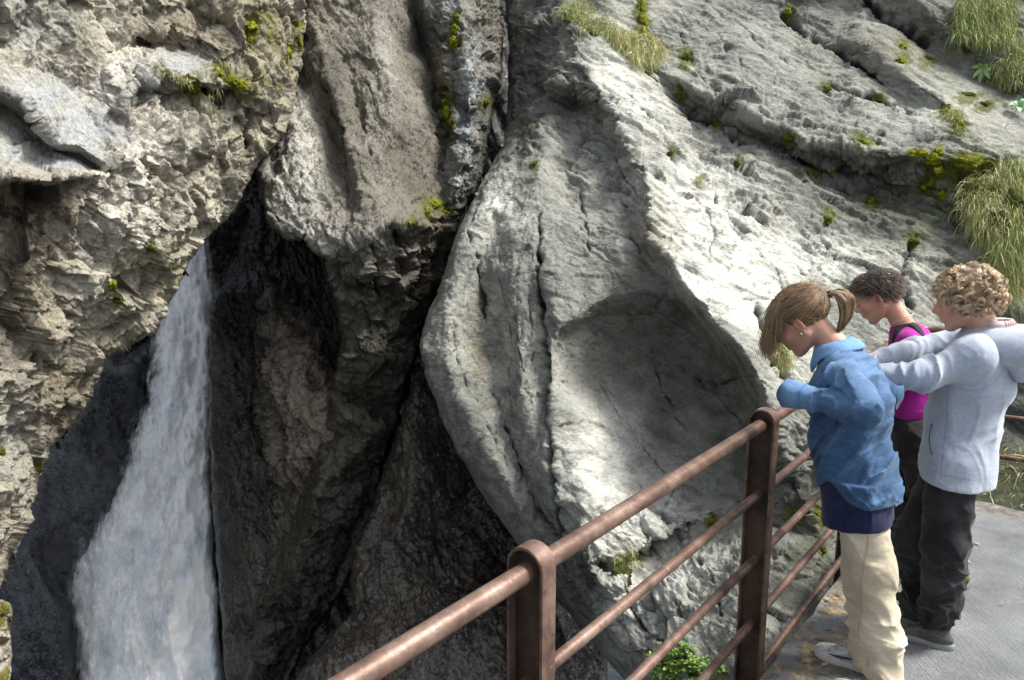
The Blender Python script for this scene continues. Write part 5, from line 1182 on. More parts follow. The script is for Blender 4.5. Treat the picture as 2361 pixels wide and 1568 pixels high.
shoe('shoe', girl, hL_, hL_ + f * .25, L=.265, body=(.36, .36, .34), sole=(.42, .42, .39), trim=(.6, .6, .58))
# blue curved mark on the side of the shoe
mk = []
for k in range(5):
    a = np.linspace(0, 1, 12); mk.append(sc_ + np.stack([.205 - .13 * a, .047 + .0025 * np.sin(a * 3) - .006 * (1 - a), .040 - .0 + .004 * k * (1 - a) * a * 4 * .5 + .034 * np.abs(a - .25) ** 1.4 * (a > .25) + .01 * (.25 - a) * (a < .25)], 1) @ sM.T)
tubes('side_mark', np.array(mk), .0022, M_SHOE, so1, np.tile((.01, .02, .09), (5, 1)), 4, .4)
# chest pocket
def fillpatch(name, poly_px, bvh, lift, mat, parent, tint, nu=10, nv=10):
    a, b_, c_, e_ = [np.array(q, float) for q in poly_px]; P = []
    for v_ in np.linspace(0, 1, nv):
        for u_ in np.linspace(0, 1, nu):
            q = (a * (1 - u_) + b_ * u_) * (1 - v_) + (e_ * (1 - u_) + c_ * u_) * v_; o = Vector(_C); d = (Vector(W(q[0], q[1], 1.0)) - o).normalized(); h = bvh.ray_cast(o, d)
            if h[0] is None: return None
            P.append(np.array(h[0]) - np.array(d) * lift)
    i = np.arange(nu * nv).reshape(nv, nu); F_ = np.stack([i[:-1, :-1].ravel(), i[:-1, 1:].ravel(), i[1:, 1:].ravel(), i[1:, :-1].ravel()], 1); V_ = np.array(P)
    o = mesh_np(name, V_, F_, mat, parent, True, {'tint': lerpc(tint, np.array(tint) * 1.3, .5 + noise(V_ * 30, 2))}); md = o.modifiers.new('t', 'SOLIDIFY'); md.thickness = .003; return o
gb = bvh_of(shV, shF)
fillpatch('chest_pocket', [(1873, 848), (1896, 843), (1900, 872), (1876, 877)], gb, .003, M_DENIM, sh_o, (.07, .15, .29))

# =============================================================== man in the pale hoodie
f = np.array([-.80, .60, 0]); l = np.array([-f[1], f[0], 0])
Hc = Q(2226, 692, 3.13); HM = frame(f, 14, 0); HS = 1.07
pel = Q(2205, 1045, 3.13); wai = Q(2218, 975, 3.13); che = Q(2240, 880, 3.13); ub = Q(2262, 815, 3.13); nb = Q(2262, 758, 3.13)
LS = Q(2240, 825, 2.98); LE = Q(2135, 866, 3.0); LW = Q(2010, 872, 3.10); RS = Q(2235, 785, 3.33); RE = Q(2120, 808, 3.34); RW = Q(2010, 838, 3.22)
hL = pel + l * .09; hR = pel - l * .09; kL = Q(2178, 1255, 3.02); aL = Q(2160, 1420, 3.07); kR = Q(2108, 1240, 3.20); aR = Q(2118, 1390, 3.24)
hdL = hand_parts(LW, Q(1980, 872, 3.08) - LW, np.array([.6, .8, .2]), .2); hdR = hand_parts(RW, Q(1980, 845, 3.16) - RW, np.array([.6, .8, .2]), .2)
def m_body(P):
    d = tube(P, [pel, wai, che, ub], [(.14, .09), (.12, .08), (.14, .09), (.15, .075)], l, .04)
    for A_, B_, C_ in ((LS, LE, LW), (RS, RE, RW)): d = smin(d, tube(P, [A_, B_, C_], [.045, .038, .026], None, .01), .02)
    for A_, B_, C_ in ((hL, kL, aL), (hR, kR, aR)): d = smin(d, tube(P, [A_, B_, C_], [.075, .05, .036], None, .01), .03)
    d = smin(d, tube(P, [ub + z1 * .02, nb, Hc + HM @ np.array([-.03, 0, -.04])], [.07, .062, .060], None, .02), .03)
    d = smin(d, head_sdf(P, Hc, HM, HS), .02); d = smin(d, capsd(P, hdL), .01); return smin(d, capsd(P, hdR), .01)
allp = [pel, wai, che, ub, nb, Hc, LS, LE, LW, RS, RE, RW, kL, aL, kR, aR]
man, V, F = part('person', m_body, allp, .17, .0048, M_SKIN, None, skin_col((.55, .32, .235), c=Hc, M=HM, s=HS))
tag(man, 'person with curly blond hair in a pale grey hooded sweatshirt, both arms stretched forward', 'person', 'visitors at the railing')
face_marks(man, Hc, HM, HS, (.20, .13, .07))
def m_tr(P):
    d = tube(P, [pel + z1 * .0, pel - z1 * .05], [(.14, .11), (.145, .12)], l, .04)
    s1 = arclen(P, [hL, kL, aL]); s2 = arclen(P, [hR, kR, aR])
    a = tube(P, [hL, kL, aL], [.100, .092, .080], None, .03) + folds(P, (.2, .1, 1), 11, .020, 81, .4, 1.8) * (.3 + sstep(.3, .6, s1)) + folds(P, (.8, .2, .4), 9, .009, 83, .3)
    b_ = tube(P, [hR, kR, aR - z1 * .01], [.098, .088, .078], None, .03) + folds(P, (.2, .1, 1), 12, .022, 86, .4, 1.8) * (.35 + sstep(.25, .6, s2))
    d = smin(smin(d, a, .025), b_, .015); return smax(d, -(P[:, 2] - .03), .01)
part('trousers', m_tr, [hL, hR, kL, kR, aL, aR, pel + z1 * .08], .17, .006, M_COTTON, man, lambda V: lerpc((.009, .011, .013), (.028, .030, .032), .5 + noise(V * 7, 8) + .4 * noise(V * 25, 3)))
def m_sh(P):
    d = tube(P, [pel - z1 * .05, wai, che, ub], [(.165, .145), (.160, .145), (.178, .155), (.175, .115)], l, .05)
    d = smin(d, tube(P, [LS + np.array([.01, 0, .0]), ub + z1 * .01, RS], [.078, .085, .072], None, .03), .05); d = smin(d, tube(P, [ub, nb - z1 * .02], [.10, .072], None, .03), .04)
    d = d + folds(P, (f[0], f[1], .15), 6.0, .018, 91, .2, 1.0) * sstep(1.35, 1.1, P[:, 2]) * sstep(.8, .95, P[:, 2]) + folds(P, (f[0] * .5, f[1] * .5, 1), 8, .006, 93, .25)
    d = smin(d, sleeve(P, LS - l * .02, LE, LW, [.074, .066, .054], 95, amp=.011) , .06); d = smin(d, sleeve(P, RS, RE, RW, [.074, .062, .050], 105, amp=.011), .03)
    hem = Q(2205, 1098, 3.13)[2] + .10 * (P - pel.astype(np.float32)) @ f.astype(np.float32)
    d = np.where(P[:, 2] < 1.1, smin(d, np.maximum(m_tr(P) - .022, P[:, 2] - 1.05), .04), d)
    d = smin(d, np.maximum(tube(P, [pel - z1 * .02, pel - z1 * .10], [(.168, .148), (.163, .143)], l, .03), np.abs(P[:, 2] - hem - .03) - .035), .01)
    d = np.where(P[:, 2] < .95, smax(d, hem - P[:, 2], .006), d); return d
LSf, wf_, pf_ = LS.copy(), wai.copy(), pel.copy()
def hoodie(V):
    n = noise(V * 12, 5); c = lerpc((.30, .345, .42), (.38, .43, .505), .5 + n * .5)
    sd1 = (V - pf_) @ f; sl2 = (V - pf_) @ l
    c = lerpc(c, (.20, .23, .28), np.exp(-((sd1 - .035 - .03 * (V[:, 2] - 1.0)) / .0025) ** 2) * (sl2 > 0) * (V[:, 2] < 1.22) * (V[:, 2] > .83) * .7)
    hem = Q(2205, 1098, 3.13)[2] + .10 * sd1 + .065; c = lerpc(c, (.22, .25, .30), np.exp(-((V[:, 2] - hem) / .003) ** 2) * .6)
    ar = np.abs(np.linalg.norm(V - LSf, axis=1) - .135); c = lerpc(c, (.22, .25, .30), np.exp(-(ar / .003) ** 2) * .5 * ((V - LSf) @ f < .04) * (sl2 > 0)); return c
ho, hoV, hoF = part('hooded_sweatshirt', m_sh, [pel - z1 * .14, wai, che, ub, nb, LS, LE, LW, RS, RE, RW], .21, .0055, M_FLEECE, man, hoodie)
hb = bvh_of(hoV, hoF)
strip('pocket_edge', pline([(2150, 975), (2142, 1000), (2142, 1030), (2150, 1050)], 16), .007, M_FLEECE, ho, (.10, .12, .15), .002, hb)
# hood lying on the back, standing up round the neck
hk = nb - f * .095 - z1 * .028
def hood(P):
    M_ = frame(f, -4).astype(np.float32); L = (P - hk.astype(np.float32)) @ M_; an = np.arctan2(L[:, 1], L[:, 0]); bk = .5 - .5 * np.cos(an)      # 0 front, 1 back
    rx = .105 + .0 * bk; q = np.sqrt((L[:, 0] / (rx)) ** 2 + (L[:, 1] / .135) ** 2); ring = np.sqrt(((q - 1) * .125) ** 2 + ((L[:, 2] - .010 * bk + .075 * (1 - bk)) * .8) ** 2) - (.026 + .028 * bk)
    d = ring * .8; d = smin(d, ell(L, (-.010, .0, -.030), (.115, .150, .095)), .05); d = smin(d, ell(L, (.055, .0, -.040), (.10, .145, .060)), .05); d = smax(d, -ell(L, (.085, 0, .085), (.098, .080, .125)), .025); d = smin(d, ell(L, (-.075, .03, -.105), (.055, .085, .065)), .03)
    return d + folds(P, (f[0], f[1], .6), 8, .009, 121, .22, 1.3)
part('hood', hood, [hk], .25, .0055, M_FLEECE, ho, lambda V: lerpc((.33, .375, .45), (.42, .465, .53), .5 + noise(V * 12, 5)))
NM = frame(f, 6); collar(man, nb - f * .035 + z1 * .012, NM, .070, .064, .024, -.010, (.50, .46, .47), M_COTTON, name='shirt_collar')
# curly hair
def m_hair(P):
    L = ((P - Hc.astype(np.float32)) @ HM.astype(np.float32)) / HS
    d = ell(L, (-.018, 0, .042), (.116, .094, .092)); d += .016 * (np.abs(noise(P * 22, 4)) * 2 - .6)
    low = -.035 - .020 * sstep(-.01, -.07, L[:, 0]) + .060 * sstep(.0, .05, L[:, 0]); d = smax(d, (low - L[:, 2]) * .8, .015); return d * HS
hr, _, _ = part('hair', m_hair, [Hc], .19, .0045, M_HAIR, man, lambda V: lerpc((.16, .105, .055), (.30, .21, .12), .5 + noise(V * 22, 4) * 1.5))
p, nrm = scalp(330, Hc, HM, HS, 1.05, -.03, .09); rpt = 11; p = np.repeat(p, rpt, 0); nrm = np.repeat(nrm, rpt, 0); n = len(p); K = 18; tt = np.linspace(0, 1, K); S = np.zeros((n, K, 3)); q = n // rpt
rp_ = lambda a: np.repeat(a, rpt, 0); ph = rp_(rng.random(q) * 6.28) + rng.normal(size=n) * .16; rad = rp_(rng.uniform(.007, .015, q)) * rng.uniform(.8, 1.15, n); turns = rp_(rng.uniform(.7, 1.6, q)); Ls = rp_(rng.uniform(.045, .085, q)) * rng.uniform(.8, 1.1, n)
down = HM.T @ np.array([0, 0, -1.0]); dirn = nrm * .5 + rp_(rng.normal(size=(q, 3)) * .5) + down * .45 + np.array([.15, 0, 0]); dirn /= np.linalg.norm(dirn, axis=1, keepdims=True); rr_ = rp_(rng.normal(size=(q, 3))); e1 = np.cross(dirn, rr_); e1 /= np.linalg.norm(e1, axis=1, keepdims=True); e2 = np.cross(dirn, e1); pos = p + nrm * .002 + rng.normal(size=(n, 3)) * .0032; lt = rp_(rng.random((q, 1)))
for i in range(K):
    t_ = tt[i]; th = ph + turns * 6.28 * t_; r_ = rad * min(1, t_ * 3)
    S[:, i] = pos + dirn * (Ls * t_ * (1 - .45 * t_))[:, None] + down * (.022 * t_ * t_) + e1 * (np.cos(th) * r_)[:, None] + e2 * (np.sin(th) * r_)[:, None]
S[..., 2] = np.where(S[..., 0] > .07, np.maximum(S[..., 2], .028), S[..., 2])
tubes('curls', Hc + (S * HS) @ HM.T, rng.uniform(.0011, .0020, n), M_HAIR, hr, np.clip(np.array([.70, .53, .33]) * (.28 + .6 * lt + .6 * rng.random((n, 1)) ** 1.1), 0, .9))
for a_, dz in ((aL, 0), (aR, 0)):
    h_ = np.r_[(a_ - f * .07)[:2], 0]; shoe('shoe', man, h_, h_ + f * .25, L=.285, body=(.055, .06, .058), sole=(.20, .21, .20), trim=(.25, .14, .05), high=.02)

# =============================================================== woman in the purple top
f = np.array([-.80, .60, 0]); l = np.array([-f[1], f[0], 0])
Hc = Q(2023, 683, 3.86); HM = frame(f, 30, 0); HS = 1.10
pel = Q(2108, 985, 3.80); wai = Q(2104, 925, 3.80); che = Q(2104, 850, 3.80); ub = Q(2100, 788, 3.80); nb = Q(2078, 742, 3.82)
LS = Q(2098, 792, 3.68); LE = Q(2062, 880, 3.62); LW = Q(1990, 915, 3.80); RS = Q(2115, 780, 3.94); RE = Q(2075, 870, 4.0); RW = Q(2010, 900, 4.05)
hL = pel + l * .09; hR = pel - l * .09; kL = Q(2130, 1130, 3.70); aL = Q(2200, 1296, 3.70); kR = Q(2085, 1130, 3.84); aR = Q(2085, 1268, 3.86)
hdL = hand_parts(LW, np.array([-.9, .5, -.1]), z1, .7); hdR = hand_parts(RW, np.array([-.9, .5, -.1]), z1, .7)
def w_body(P):
    d = tube(P, [pel, wai, che, ub], [(.13, .085), (.10, .07), (.12, .08), (.13, .065)], l, .04)
    for A_, B_, C_ in ((LS, LE, LW), (RS, RE, RW)): d = smin(d, tube(P, [A_, B_, C_], [.042, .036, .024], None, .01), .02)
    for A_, B_, C_ in ((hL, kL, aL), (hR, kR, aR)): d = smin(d, tube(P, [A_, B_, C_], [.07, .05, .034], None, .01), .03)
    d = smin(d, tube(P, [ub + z1 * .02, nb, Hc + HM @ np.array([-.035, 0, -.04])], [.06, .050, .048], None, .02), .03)
    d = smin(d, head_sdf(P, Hc, HM, HS), .02); d = smin(d, capsd(P, hdL), .01); return smin(d, capsd(P, hdR), .01)
allp = [pel, wai, che, ub, nb, Hc, LS, LE, LW, RS, RE, RW, kL, aL, kR, aR]
wom, V, F = part('person', w_body, allp, .17, .0052, M_SKIN, None, skin_col((.58, .34, .24), c=Hc, M=HM, s=HS))
tag(wom, 'person with short dark hair in a purple top with a black shoulder strap', 'person', 'visitors at the railing')
face_marks(wom, Hc, HM, HS, (.03, .02, .015))
def w_sh(P):
    d = tube(P, [pel + z1 * .0, wai, che, ub], [(.145, .118), (.132, .112), (.148, .130), (.148, .100)], l, .05)
    d = smin(d, tube(P, [LS, ub + z1 * .0, RS], [.062, .066, .062], None, .03), .05); d = smin(d, tube(P, [ub, nb - z1 * .045], [.07, .055], None, .03), .04)
    d = d + folds(P, (f[0], f[1], .6), 8, .010, 131, .25, 1.2)
    d = smin(d, sleeve(P, LS, LE, LW, [.064, .052, .040], 135), .02); d = smin(d, sleeve(P, RS, RE, RW, [.062, .052, .040], 145), .02)
    return np.where(P[:, 2] < 1.0, smax(d, Q(2095, 956, 3.8)[2] - P[:, 2], .004), d)
ws, wsV, wsF = part('purple_top', w_sh, [pel - z1 * .05, wai, che, ub, nb, LS, LE, LW, RS, RE, RW], .18, .0058, M_COTTON, wom, lambda V: lerpc((.27, .012, .20), (.36, .022, .27), .5 + noise(V * 9, 5)))
def w_tr(P):
    d = tube(P, [pel + z1 * .06, pel - z1 * .05], [(.138, .105), (.14, .12)], l, .04)
    for A_, B_, C_, sd_ in ((hL, kL, aL, 151), (hR, kR, aR, 155)): d = smin(d, tube(P, [A_, B_, C_], [.10, .078, .070], None, .03) + folds(P, (.2, .1, 1), 11, .014, sd_, .4, 1.6), .02)
    return smax(d, -(P[:, 2] - .04), .01)
part('trousers', w_tr, [hL, hR, kL, kR, aL, aR, pel + z1 * .1], .16, .0065, M_COTTON, wom, lambda V: lerpc((.010, .009, .009), (.028, .024, .022), .5 + noise(V * 8, 8)))
wb = bvh_of(wsV, wsF)
strip('shoulder_strap', pline([(2050, 836), (2056, 800), (2064, 770), (2076, 748), (2092, 740), (2108, 748), (2122, 766), (2134, 790), (2142, 812)], 40), .046, M_COTTON, wom, (.012, .013, .014), .006, wb)
def w_hair(P):
    L = ((P - Hc.astype(np.float32)) @ HM.astype(np.float32)) / HS
    d = ell(L, (-.018, 0, .040), (.104, .082, .086)); d += .003 * noise(P * 35, 4)
    low = -.025 - .035 * sstep(-.01, -.07, L[:, 0]) + .065 * sstep(.0, .05, L[:, 0]); d = smax(d, (low - L[:, 2]) * .8, .012); return d * HS
hr, _, _ = part('hair', w_hair, [Hc], .17, .005, M_HAIR, wom, lambda V: lerpc((.025, .017, .012), (.055, .038, .028), .5 + noise(V * 30, 4)))
p, nrm = scalp(2400, Hc, HM, HS, 1.04, -.03, .085); n = len(p); K = 6; t_ = np.linspace(0, 1, K)[None, :, None]; comb = np.where(p[:, :1] > 0.0, np.array([.9, 0, -.25]), np.array([-.35, 0, -.8])); dirn = nrm * .42 + comb * .7 + rng.normal(size=(n, 3)) * .16; dirn /= np.linalg.norm(dirn, axis=1, keepdims=True)
S = p[:, None] + dirn[:, None] * t_ * rng.uniform(.022, .045, (n, 1, 1)) - nrm[:, None] * .006 * t_ ** 2 + nrm[:, None] * .002
tubes('hair_strands', Hc + (S * HS) @ HM.T, .0014, M_HAIR, hr, np.clip(np.array([.20, .14, .105]) * (.2 + 1.3 * rng.random((n, 1)) ** 1.5), 0, .9))
a = np.linspace(0, 2 * math.pi, 50); nkc = nb + z1 * .005; ring = nkc + np.stack([(.066) * np.cos(a), .060 * np.sin(a), -.035 * np.cos(a)], 1) @ frame(f, 10).T; tubes('necklace', ring[None], .0014, M_METAL, wom, np.array([[.8, .8, .8]]), 5, 1)
for a_ in (aL, aR):
    h_ = np.r_[(a_ - f * .07)[:2], 0]; shoe('shoe', wom, h_, h_ + f * .25, L=.255, body=(.09, .05, .045) if a_ is aL else (.02, .02, .018), sole=(.16, .11, .02), high=.02, trim=(.25, .17, .03))
# ---------------------------------------------------------------- plants on the rock
m, nt, b = new_mat('leaf'); at = nd(nt, 'ShaderNodeAttribute', attribute_name='tint'); nt.links.new(at.outputs[0], b.inputs['Base Color'])
b.inputs['Roughness'].default_value = .55; b.inputs['Transmission Weight'].default_value = 0; b.inputs['Subsurface Weight'].default_value = 0
M_LEAF = m
m, nt, b = new_mat('moss'); at = nd(nt, 'ShaderNodeAttribute', attribute_name='tint'); v = coords(nt); n1 = ntex(nt, v, 160, 6, .75)
nt.links.new(mixc(nt, 1.0, at.outputs[0], ramp(nt, n1, [(.3, .35), (.5, 1.0), (.7, 1.7)]), 'MULTIPLY'), b.inputs['Base Color']); b.inputs['Roughness'].default_value = .95; b.inputs['Specular IOR Level'].default_value = .1
bump(nt, b, n1, 1.0, .012); M_MOSS = m
prng = np.random.default_rng(11)
GREENS = np.array([(.20, .30, .05), (.28, .38, .07), (.38, .42, .12), (.12, .20, .04)]); STRAW = np.array([(.66, .60, .30), (.54, .50, .22), (.74, .70, .42), (.30, .24, .11)])
def blades(name, roots, dirs, L, w, droop, parent, straw=.4, K=8, curl=.38, spread=.4):
    n = len(roots); dirs = dirs + prng.normal(size=(n, 3)) * spread; dirs /= np.linalg.norm(dirs, axis=1, keepdims=True); L = L * prng.uniform(.3, 1.1, n); pos = roots.copy(); S = np.zeros((n, K, 3))
    dr = droop * prng.uniform(.35, 1.3, (n, 1)); dirs = dirs + .25 * noise(roots * 9, 3)[:, None] * np.array([1.0, 0, .3]); side = prng.normal(size=(n, 3)) * curl
    for i in range(K):
        S[:, i] = pos; t = i / (K - 1); d = dirs * (1 - t) + np.array([0, 0, -1.0]) * dr * t * 1.6 + side * t; d /= np.linalg.norm(d, axis=1, keepdims=True) + 1e-9; pos = pos + d * (L / (K - 1))[:, None]
    T = np.gradient(S, axis=1); T /= np.linalg.norm(T, axis=2, keepdims=True) + 1e-9; ref = prng.normal(size=(n, 1, 3)); A = np.cross(T, np.broadcast_to(ref, T.shape)); A /= np.linalg.norm(A, axis=2, keepdims=True) + 1e-9
    wv = w * .8 * prng.uniform(.5, 1.4, (n, 1, 1)) * (1 - .9 * np.linspace(0, 1, K)[None, :, None] ** 1.6); V = np.stack([S + A * wv, S - A * wv], 2).reshape(-1, 3)
    idx = np.arange(n * K * 2).reshape(n, K, 2); F = np.stack([idx[:, :-1, 0], idx[:, :-1, 1], idx[:, 1:, 1], idx[:, 1:, 0]], -1).reshape(-1, 4)
    isS = prng.random(n) < straw; c = np.where(isS[:, None], STRAW[prng.integers(0, 4, n)], GREENS[prng.integers(0, 4, n)]) * prng.uniform(.7, 1.2, (n, 1)); t = np.repeat(c, K * 2, 0)
    return mesh_np(name, V, F, M_LEAF, parent, True, {'tint': t})
def surf_pts(surf, poly_or_blob, n):
    """rock points and normals under random photo points (x, y, rx, ry ellipses)"""
    P = []; N = []; bl = np.array(poly_or_blob, float); wts = bl[:, 2] * bl[:, 3]; wts /= wts.sum(); tries = 0
    while len(P) < n and tries < n * 4:
        tries += 1; k = prng.choice(len(bl), p=wts); a = prng.random() * 6.283; r = math.sqrt(prng.random()); h, nn = onrock(surf, bl[k, 0] + bl[k, 2] * r * math.cos(a), bl[k, 1] + bl[k, 3] * r * math.sin(a))
        if h is not None: P.append(h[:]); N.append(nn[:])
    return np.array(P), np.array(N)
def moss_mesh(name, surf, blobs, parent, thick, col, n=7):
    """cushions: domes of bumpy green resting on the rock"""
    Vs = []; Fs = []; Ts = []; o = 0
    for (x, y, rx, ry) in blobs:
        h, nn = onrock(surf, x, y)
        if h is None: continue
        z = (h - Vector(_C)).dot(Vector(_F)); r1 = rx / FPX * z; r2 = ry / FPX * z; c = np.array(h); nn = np.array(nn); up = np.array([0, 0, 1.0]) - nn * nn[2]; up /= np.linalg.norm(up) + 1e-9; s = np.cross(up, nn)
        A, Bg = np.meshgrid(np.linspace(0, 2 * math.pi, 29)[:-1], np.linspace(0, math.pi * .62, 12)); sp, cp = np.sin(Bg), np.cos(Bg)
        D = np.stack([np.cos(A) * sp, np.sin(A) * sp, cp], -1).reshape(-1, 3); nz = 1 + .45 * noise(D * 1.9 + x, 3) + .30 * noise(D * 4.5 + y, 5) + .14 * noise(D * 12, 6)
        V = c + (D[:, :1] * r1 * s + D[:, 1:2] * r2 * up) * nz[:, None] + (D[:, 2:] * thick * nz[:, None] * min(r1, r2) - .25 * min(r1, r2)) * nn
        i = np.arange(12 * 28).reshape(12, 28); j = np.roll(i, -1, 1); F = np.stack([i[:-1].ravel(), j[:-1].ravel(), j[1:].ravel(), i[1:].ravel()], 1)
        t = lerpc(np.array(col) * .45, np.array(col) * 1.25, .5 + .9 * noise(V * 26, 4)); Vs.append(V); Fs.append(F + o); Ts.append(t); o += len(V)
    if not Vs: return None
    return mesh_np(name, np.concatenate(Vs), np.concatenate(Fs), M_MOSS, parent, True, {'tint': np.concatenate(Ts)})
def tuft(surf, blobs, n, L, w, label, straw=.4, droop=1.0, moss=None, group=None, name='grass_tuft', base=(0, 0, 0), spread=.4, cat='grass', K=7):
    P, N = surf_pts(surf, blobs, int(n * 1.25))
    if len(P) < 3: return None
    c = P.mean(0); e = empty(name, tuple(c)); tag(e, label, cat, group); bpy.context.view_layer.update()
    tow = -_F * .3
    blades('blades', P - N * .01, N * .9 + np.array([0, 0, .45]) + tow, L, w, droop, e, straw, K, spread=spread)
    if moss: moss_mesh('root_mat', surf, moss, e, .28, (.07, .075, .022))
    return e
GT = 'grass tufts growing on the cliff'
MS = 'moss cushions on the rock'
tuft('cliff', [(1330,30,40,22),(1375,62,42,20),(1420,85,30,18)], 1900, .22, .0022, 'grass strip running down the crest above the big straw tuft', .45, 1.1, [(1340,40,40,22),(1385,72,38,20),(1425,92,30,18)], GT)
tuft('cliff', [(1462,105,48,18),(1485,125,42,32),(1430,100,22,14)], 2700, .34, .0026, 'large straw-coloured grass tuft hanging over the cliff crest', .72, 1.5, [(1465,112,50,24),(1495,150,32,44),(1510,185,18,28)], GT)
tuft('cliff', [(1610,415,9,8)], 110, .16, .0022, 'tiny dry grass tuft on the white slab', .8, 1.4, [(1610,412,9,7)], GT)
tuft('cliff', [(1795,800,16,22),(1805,830,14,16)], 520, .22, .0020, 'grass tuft in the crack just in front of the ponytailed person', .5, 1.5, [(1795,812,16,26)], GT)
tuft('cliff', [(2255,30,62,34),(2225,70,34,26),(2290,80,50,36),(2300,20,40,24)], 3600, .34, .0024, 'long green grass hanging at the top right corner', .3, 1.5, [(2250,45,56,36),(2290,95,46,44),(2235,90,26,30)], GT)
tuft('cliff', [(2320,175,36,36),(2345,130,22,30)], 1200, .24, .0024, 'grass clump beside the broad-leaved plants at the right border', .35, 1.4, [(2325,185,40,34)], GT)
tuft('cliff', [(2262,455,46,34),(2290,430,36,20),(2250,490,30,30),(2275,520,30,40)], 3000, .36, .0026, 'pale drooping grass bank above the curly blond head', .6, 1.6, [(2262,480,40,50),(2285,560,40,60)], GT)
tuft('cliff', [(2325,410,40,36),(2345,470,30,60),(2325,560,46,60),(2300,640,48,50)], 5600, .38, .0026, 'dense green grass bank at the right border behind the heads', .42, 1.5, [(2330,430,44,40),(2335,520,44,60),(2315,620,44,60)], GT)
tuft('cliff', [(2210,285,14,34),(2190,265,16,14)], 420, .16, .0022, 'thin grass running down over bright moss', .4, 1.2, None, GT)
tuft('cliff', [(1450,1292,36,24)], 460, .09, .0016, 'low mossy grass patch on the ledge between the railings', .5, .9, [(1455,1290,40,20),(1435,1325,20,26)], GT)
tuft('overhanging_cliff', [(365,155,14,6),(395,172,20,6),(420,185,14,6)], 170, .13, .0018, 'sparse grass blades on the ledge under the smooth grey slab', .5, 1.0, None, GT)
tuft('overhanging_cliff', [(500,215,18,12)], 90, .14, .0016, 'dry grass wisps hanging below the bright moss on the overhang', .8, 1.8, None, GT)
# far bank seen between the railing bars
gp = []
for k in range(2600):
    s_ = prng.uniform(-.3, 5.5); o_ = prng.uniform(.03, 1.25); q = f0 + uf * s_ + np.array([-uf[1], uf[0]]) * o_ * (1 if (np.array([-uf[1], uf[0]]) @ np.array([.3, 1])) > 0 else -1); gp.append((q[0], q[1], -.04 + .05 * o_ + .02 * prng.random()))
gp = np.array(gp); m, nt, b = new_mat('soil'); nt.links.new(ramp(nt, ntex(nt, coords(nt), 12, 6), [(.35, (.008, .009, .004)), (.65, (.03, .032, .012))]), b.inputs['Base Color']); b.inputs['Roughness'].default_value = .95
nn_ = np.array([-uf[1], uf[0]]); nn_ = nn_ if nn_ @ np.array([.3, 1]) > 0 else -nn_
S_, O_ = np.meshgrid(np.linspace(-.5, 6, 60), np.linspace(-.02, 1.35, 30)); V = np.stack([f0[0] + uf[0] * S_ + nn_[0] * O_, f0[1] + uf[1] * S_ + nn_[1] * O_, -.035 + .05 * O_ - .0 * S_], -1).reshape(-1, 3); V[:, 2] += .03 * fbm(V * 3, 4, 3) * (O_.ravel() > .05)
i = np.arange(V.shape[0]).reshape(30, 60); F = np.stack([i[:-1, :-1].ravel(), i[:-1, 1:].ravel(), i[1:, 1:].ravel(), i[1:, :-1].ravel()], 1); tag(mesh_np('bank', V, F, m), kind='structure', label='earth bank beyond the path')
tag(blades('grass', gp, np.tile([0, 0, 1.0], (len(gp), 1)), .20, .0030, .7, None, .35, 6, spread=.5), 'grass growing between the path and the far railing', 'grass', None, 'stuff')
for (sf, bl, col, lab) in cush:
    o = moss_mesh('moss_cushion', sf, bl[:1], None, .75, col)
    if o:
        tag(o, lab, 'moss', MS)
        for q in bl[1:]: moss_mesh('moss_pad', sf, [q], o, .75, col)
# broad-leaved plants and ground leaves
def leaf_mesh(base, d, nrm, L, w, col, K=7):
    d = np.array(d, float); d /= np.linalg.norm(d); nrm = np.array(nrm, float); nrm -= d * (nrm @ d); nrm /= np.linalg.norm(nrm) + 1e-9; s = np.cross(d, nrm); t = np.linspace(0, 1, K); wv = w * np.sin(np.pi * np.clip(t * .9 + .06, 0, 1)) ** .8 * (.35 + t) ** .4
    mid = base + d * (t * L)[:, None] + nrm * (.22 * L * np.sin(t * 2.2) * .6)[:, None] - np.array([0, 0, 1]) * (.35 * L * t ** 2)[:, None]
    V = np.stack([mid - s * wv[:, None] + nrm * (wv * .25)[:, None], mid, mid + s * wv[:, None] + nrm * (wv * .25)[:, None]], 1).reshape(-1, 3); i = np.arange(K * 3).reshape(K, 3)
    F = np.concatenate([np.stack([i[:-1, a], i[:-1, a + 1], i[1:, a + 1], i[1:, a]], 1) for a in (0, 1)]); c = np.tile(np.array(col), (K * 3, 1)); c[1::3] *= 1.4; return V, F, c
def plant(name, x, y, nl, L, w, col, label, surf='cliff', upb=.3, group=None, cat='plant'):
    h, nn = onrock(surf, x, y)
    if h is None: return
    e = empty(name, tuple(h)); tag(e, label, cat, group); bpy.context.view_layer.update(); nn = np.array(nn); h = np.array(h)
    st = h + nn * .05; tubes('stem', np.array([[h - nn * .02, h + nn * .02, st]]), .004, M_LEAF, e, np.array([[.12, .16, .04]]), 5, .7)
    up = np.array([0, 0, 1.0]); a1 = np.cross(up, nn); a1 /= np.linalg.norm(a1); a2 = np.cross(nn, a1)
    for k in range(nl):
        a = 6.283 * k / nl + prng.uniform(-.25, .25); d = a1 * math.cos(a) + a2 * math.sin(a) + nn * .45 + up * upb * .3; V, F, c = leaf_mesh(st, d, nn + up * .4, L * prng.uniform(.75, 1.15), w, np.array(col) * prng.uniform(.8, 1.2)); mesh_np('leaf', V, F, M_LEAF, e, True, {'tint': c})
plant('broad_leaved_plant', 2272, 155, 7, .14, .026, (.20, .32, .12), 'rosette plant with long pale green leaves under the hanging grass')
plant('broad_leaved_plant', 2342, 256, 6, .14, .034, (.12, .26, .12), 'rosette plant with round blue-green leaves at the right border')
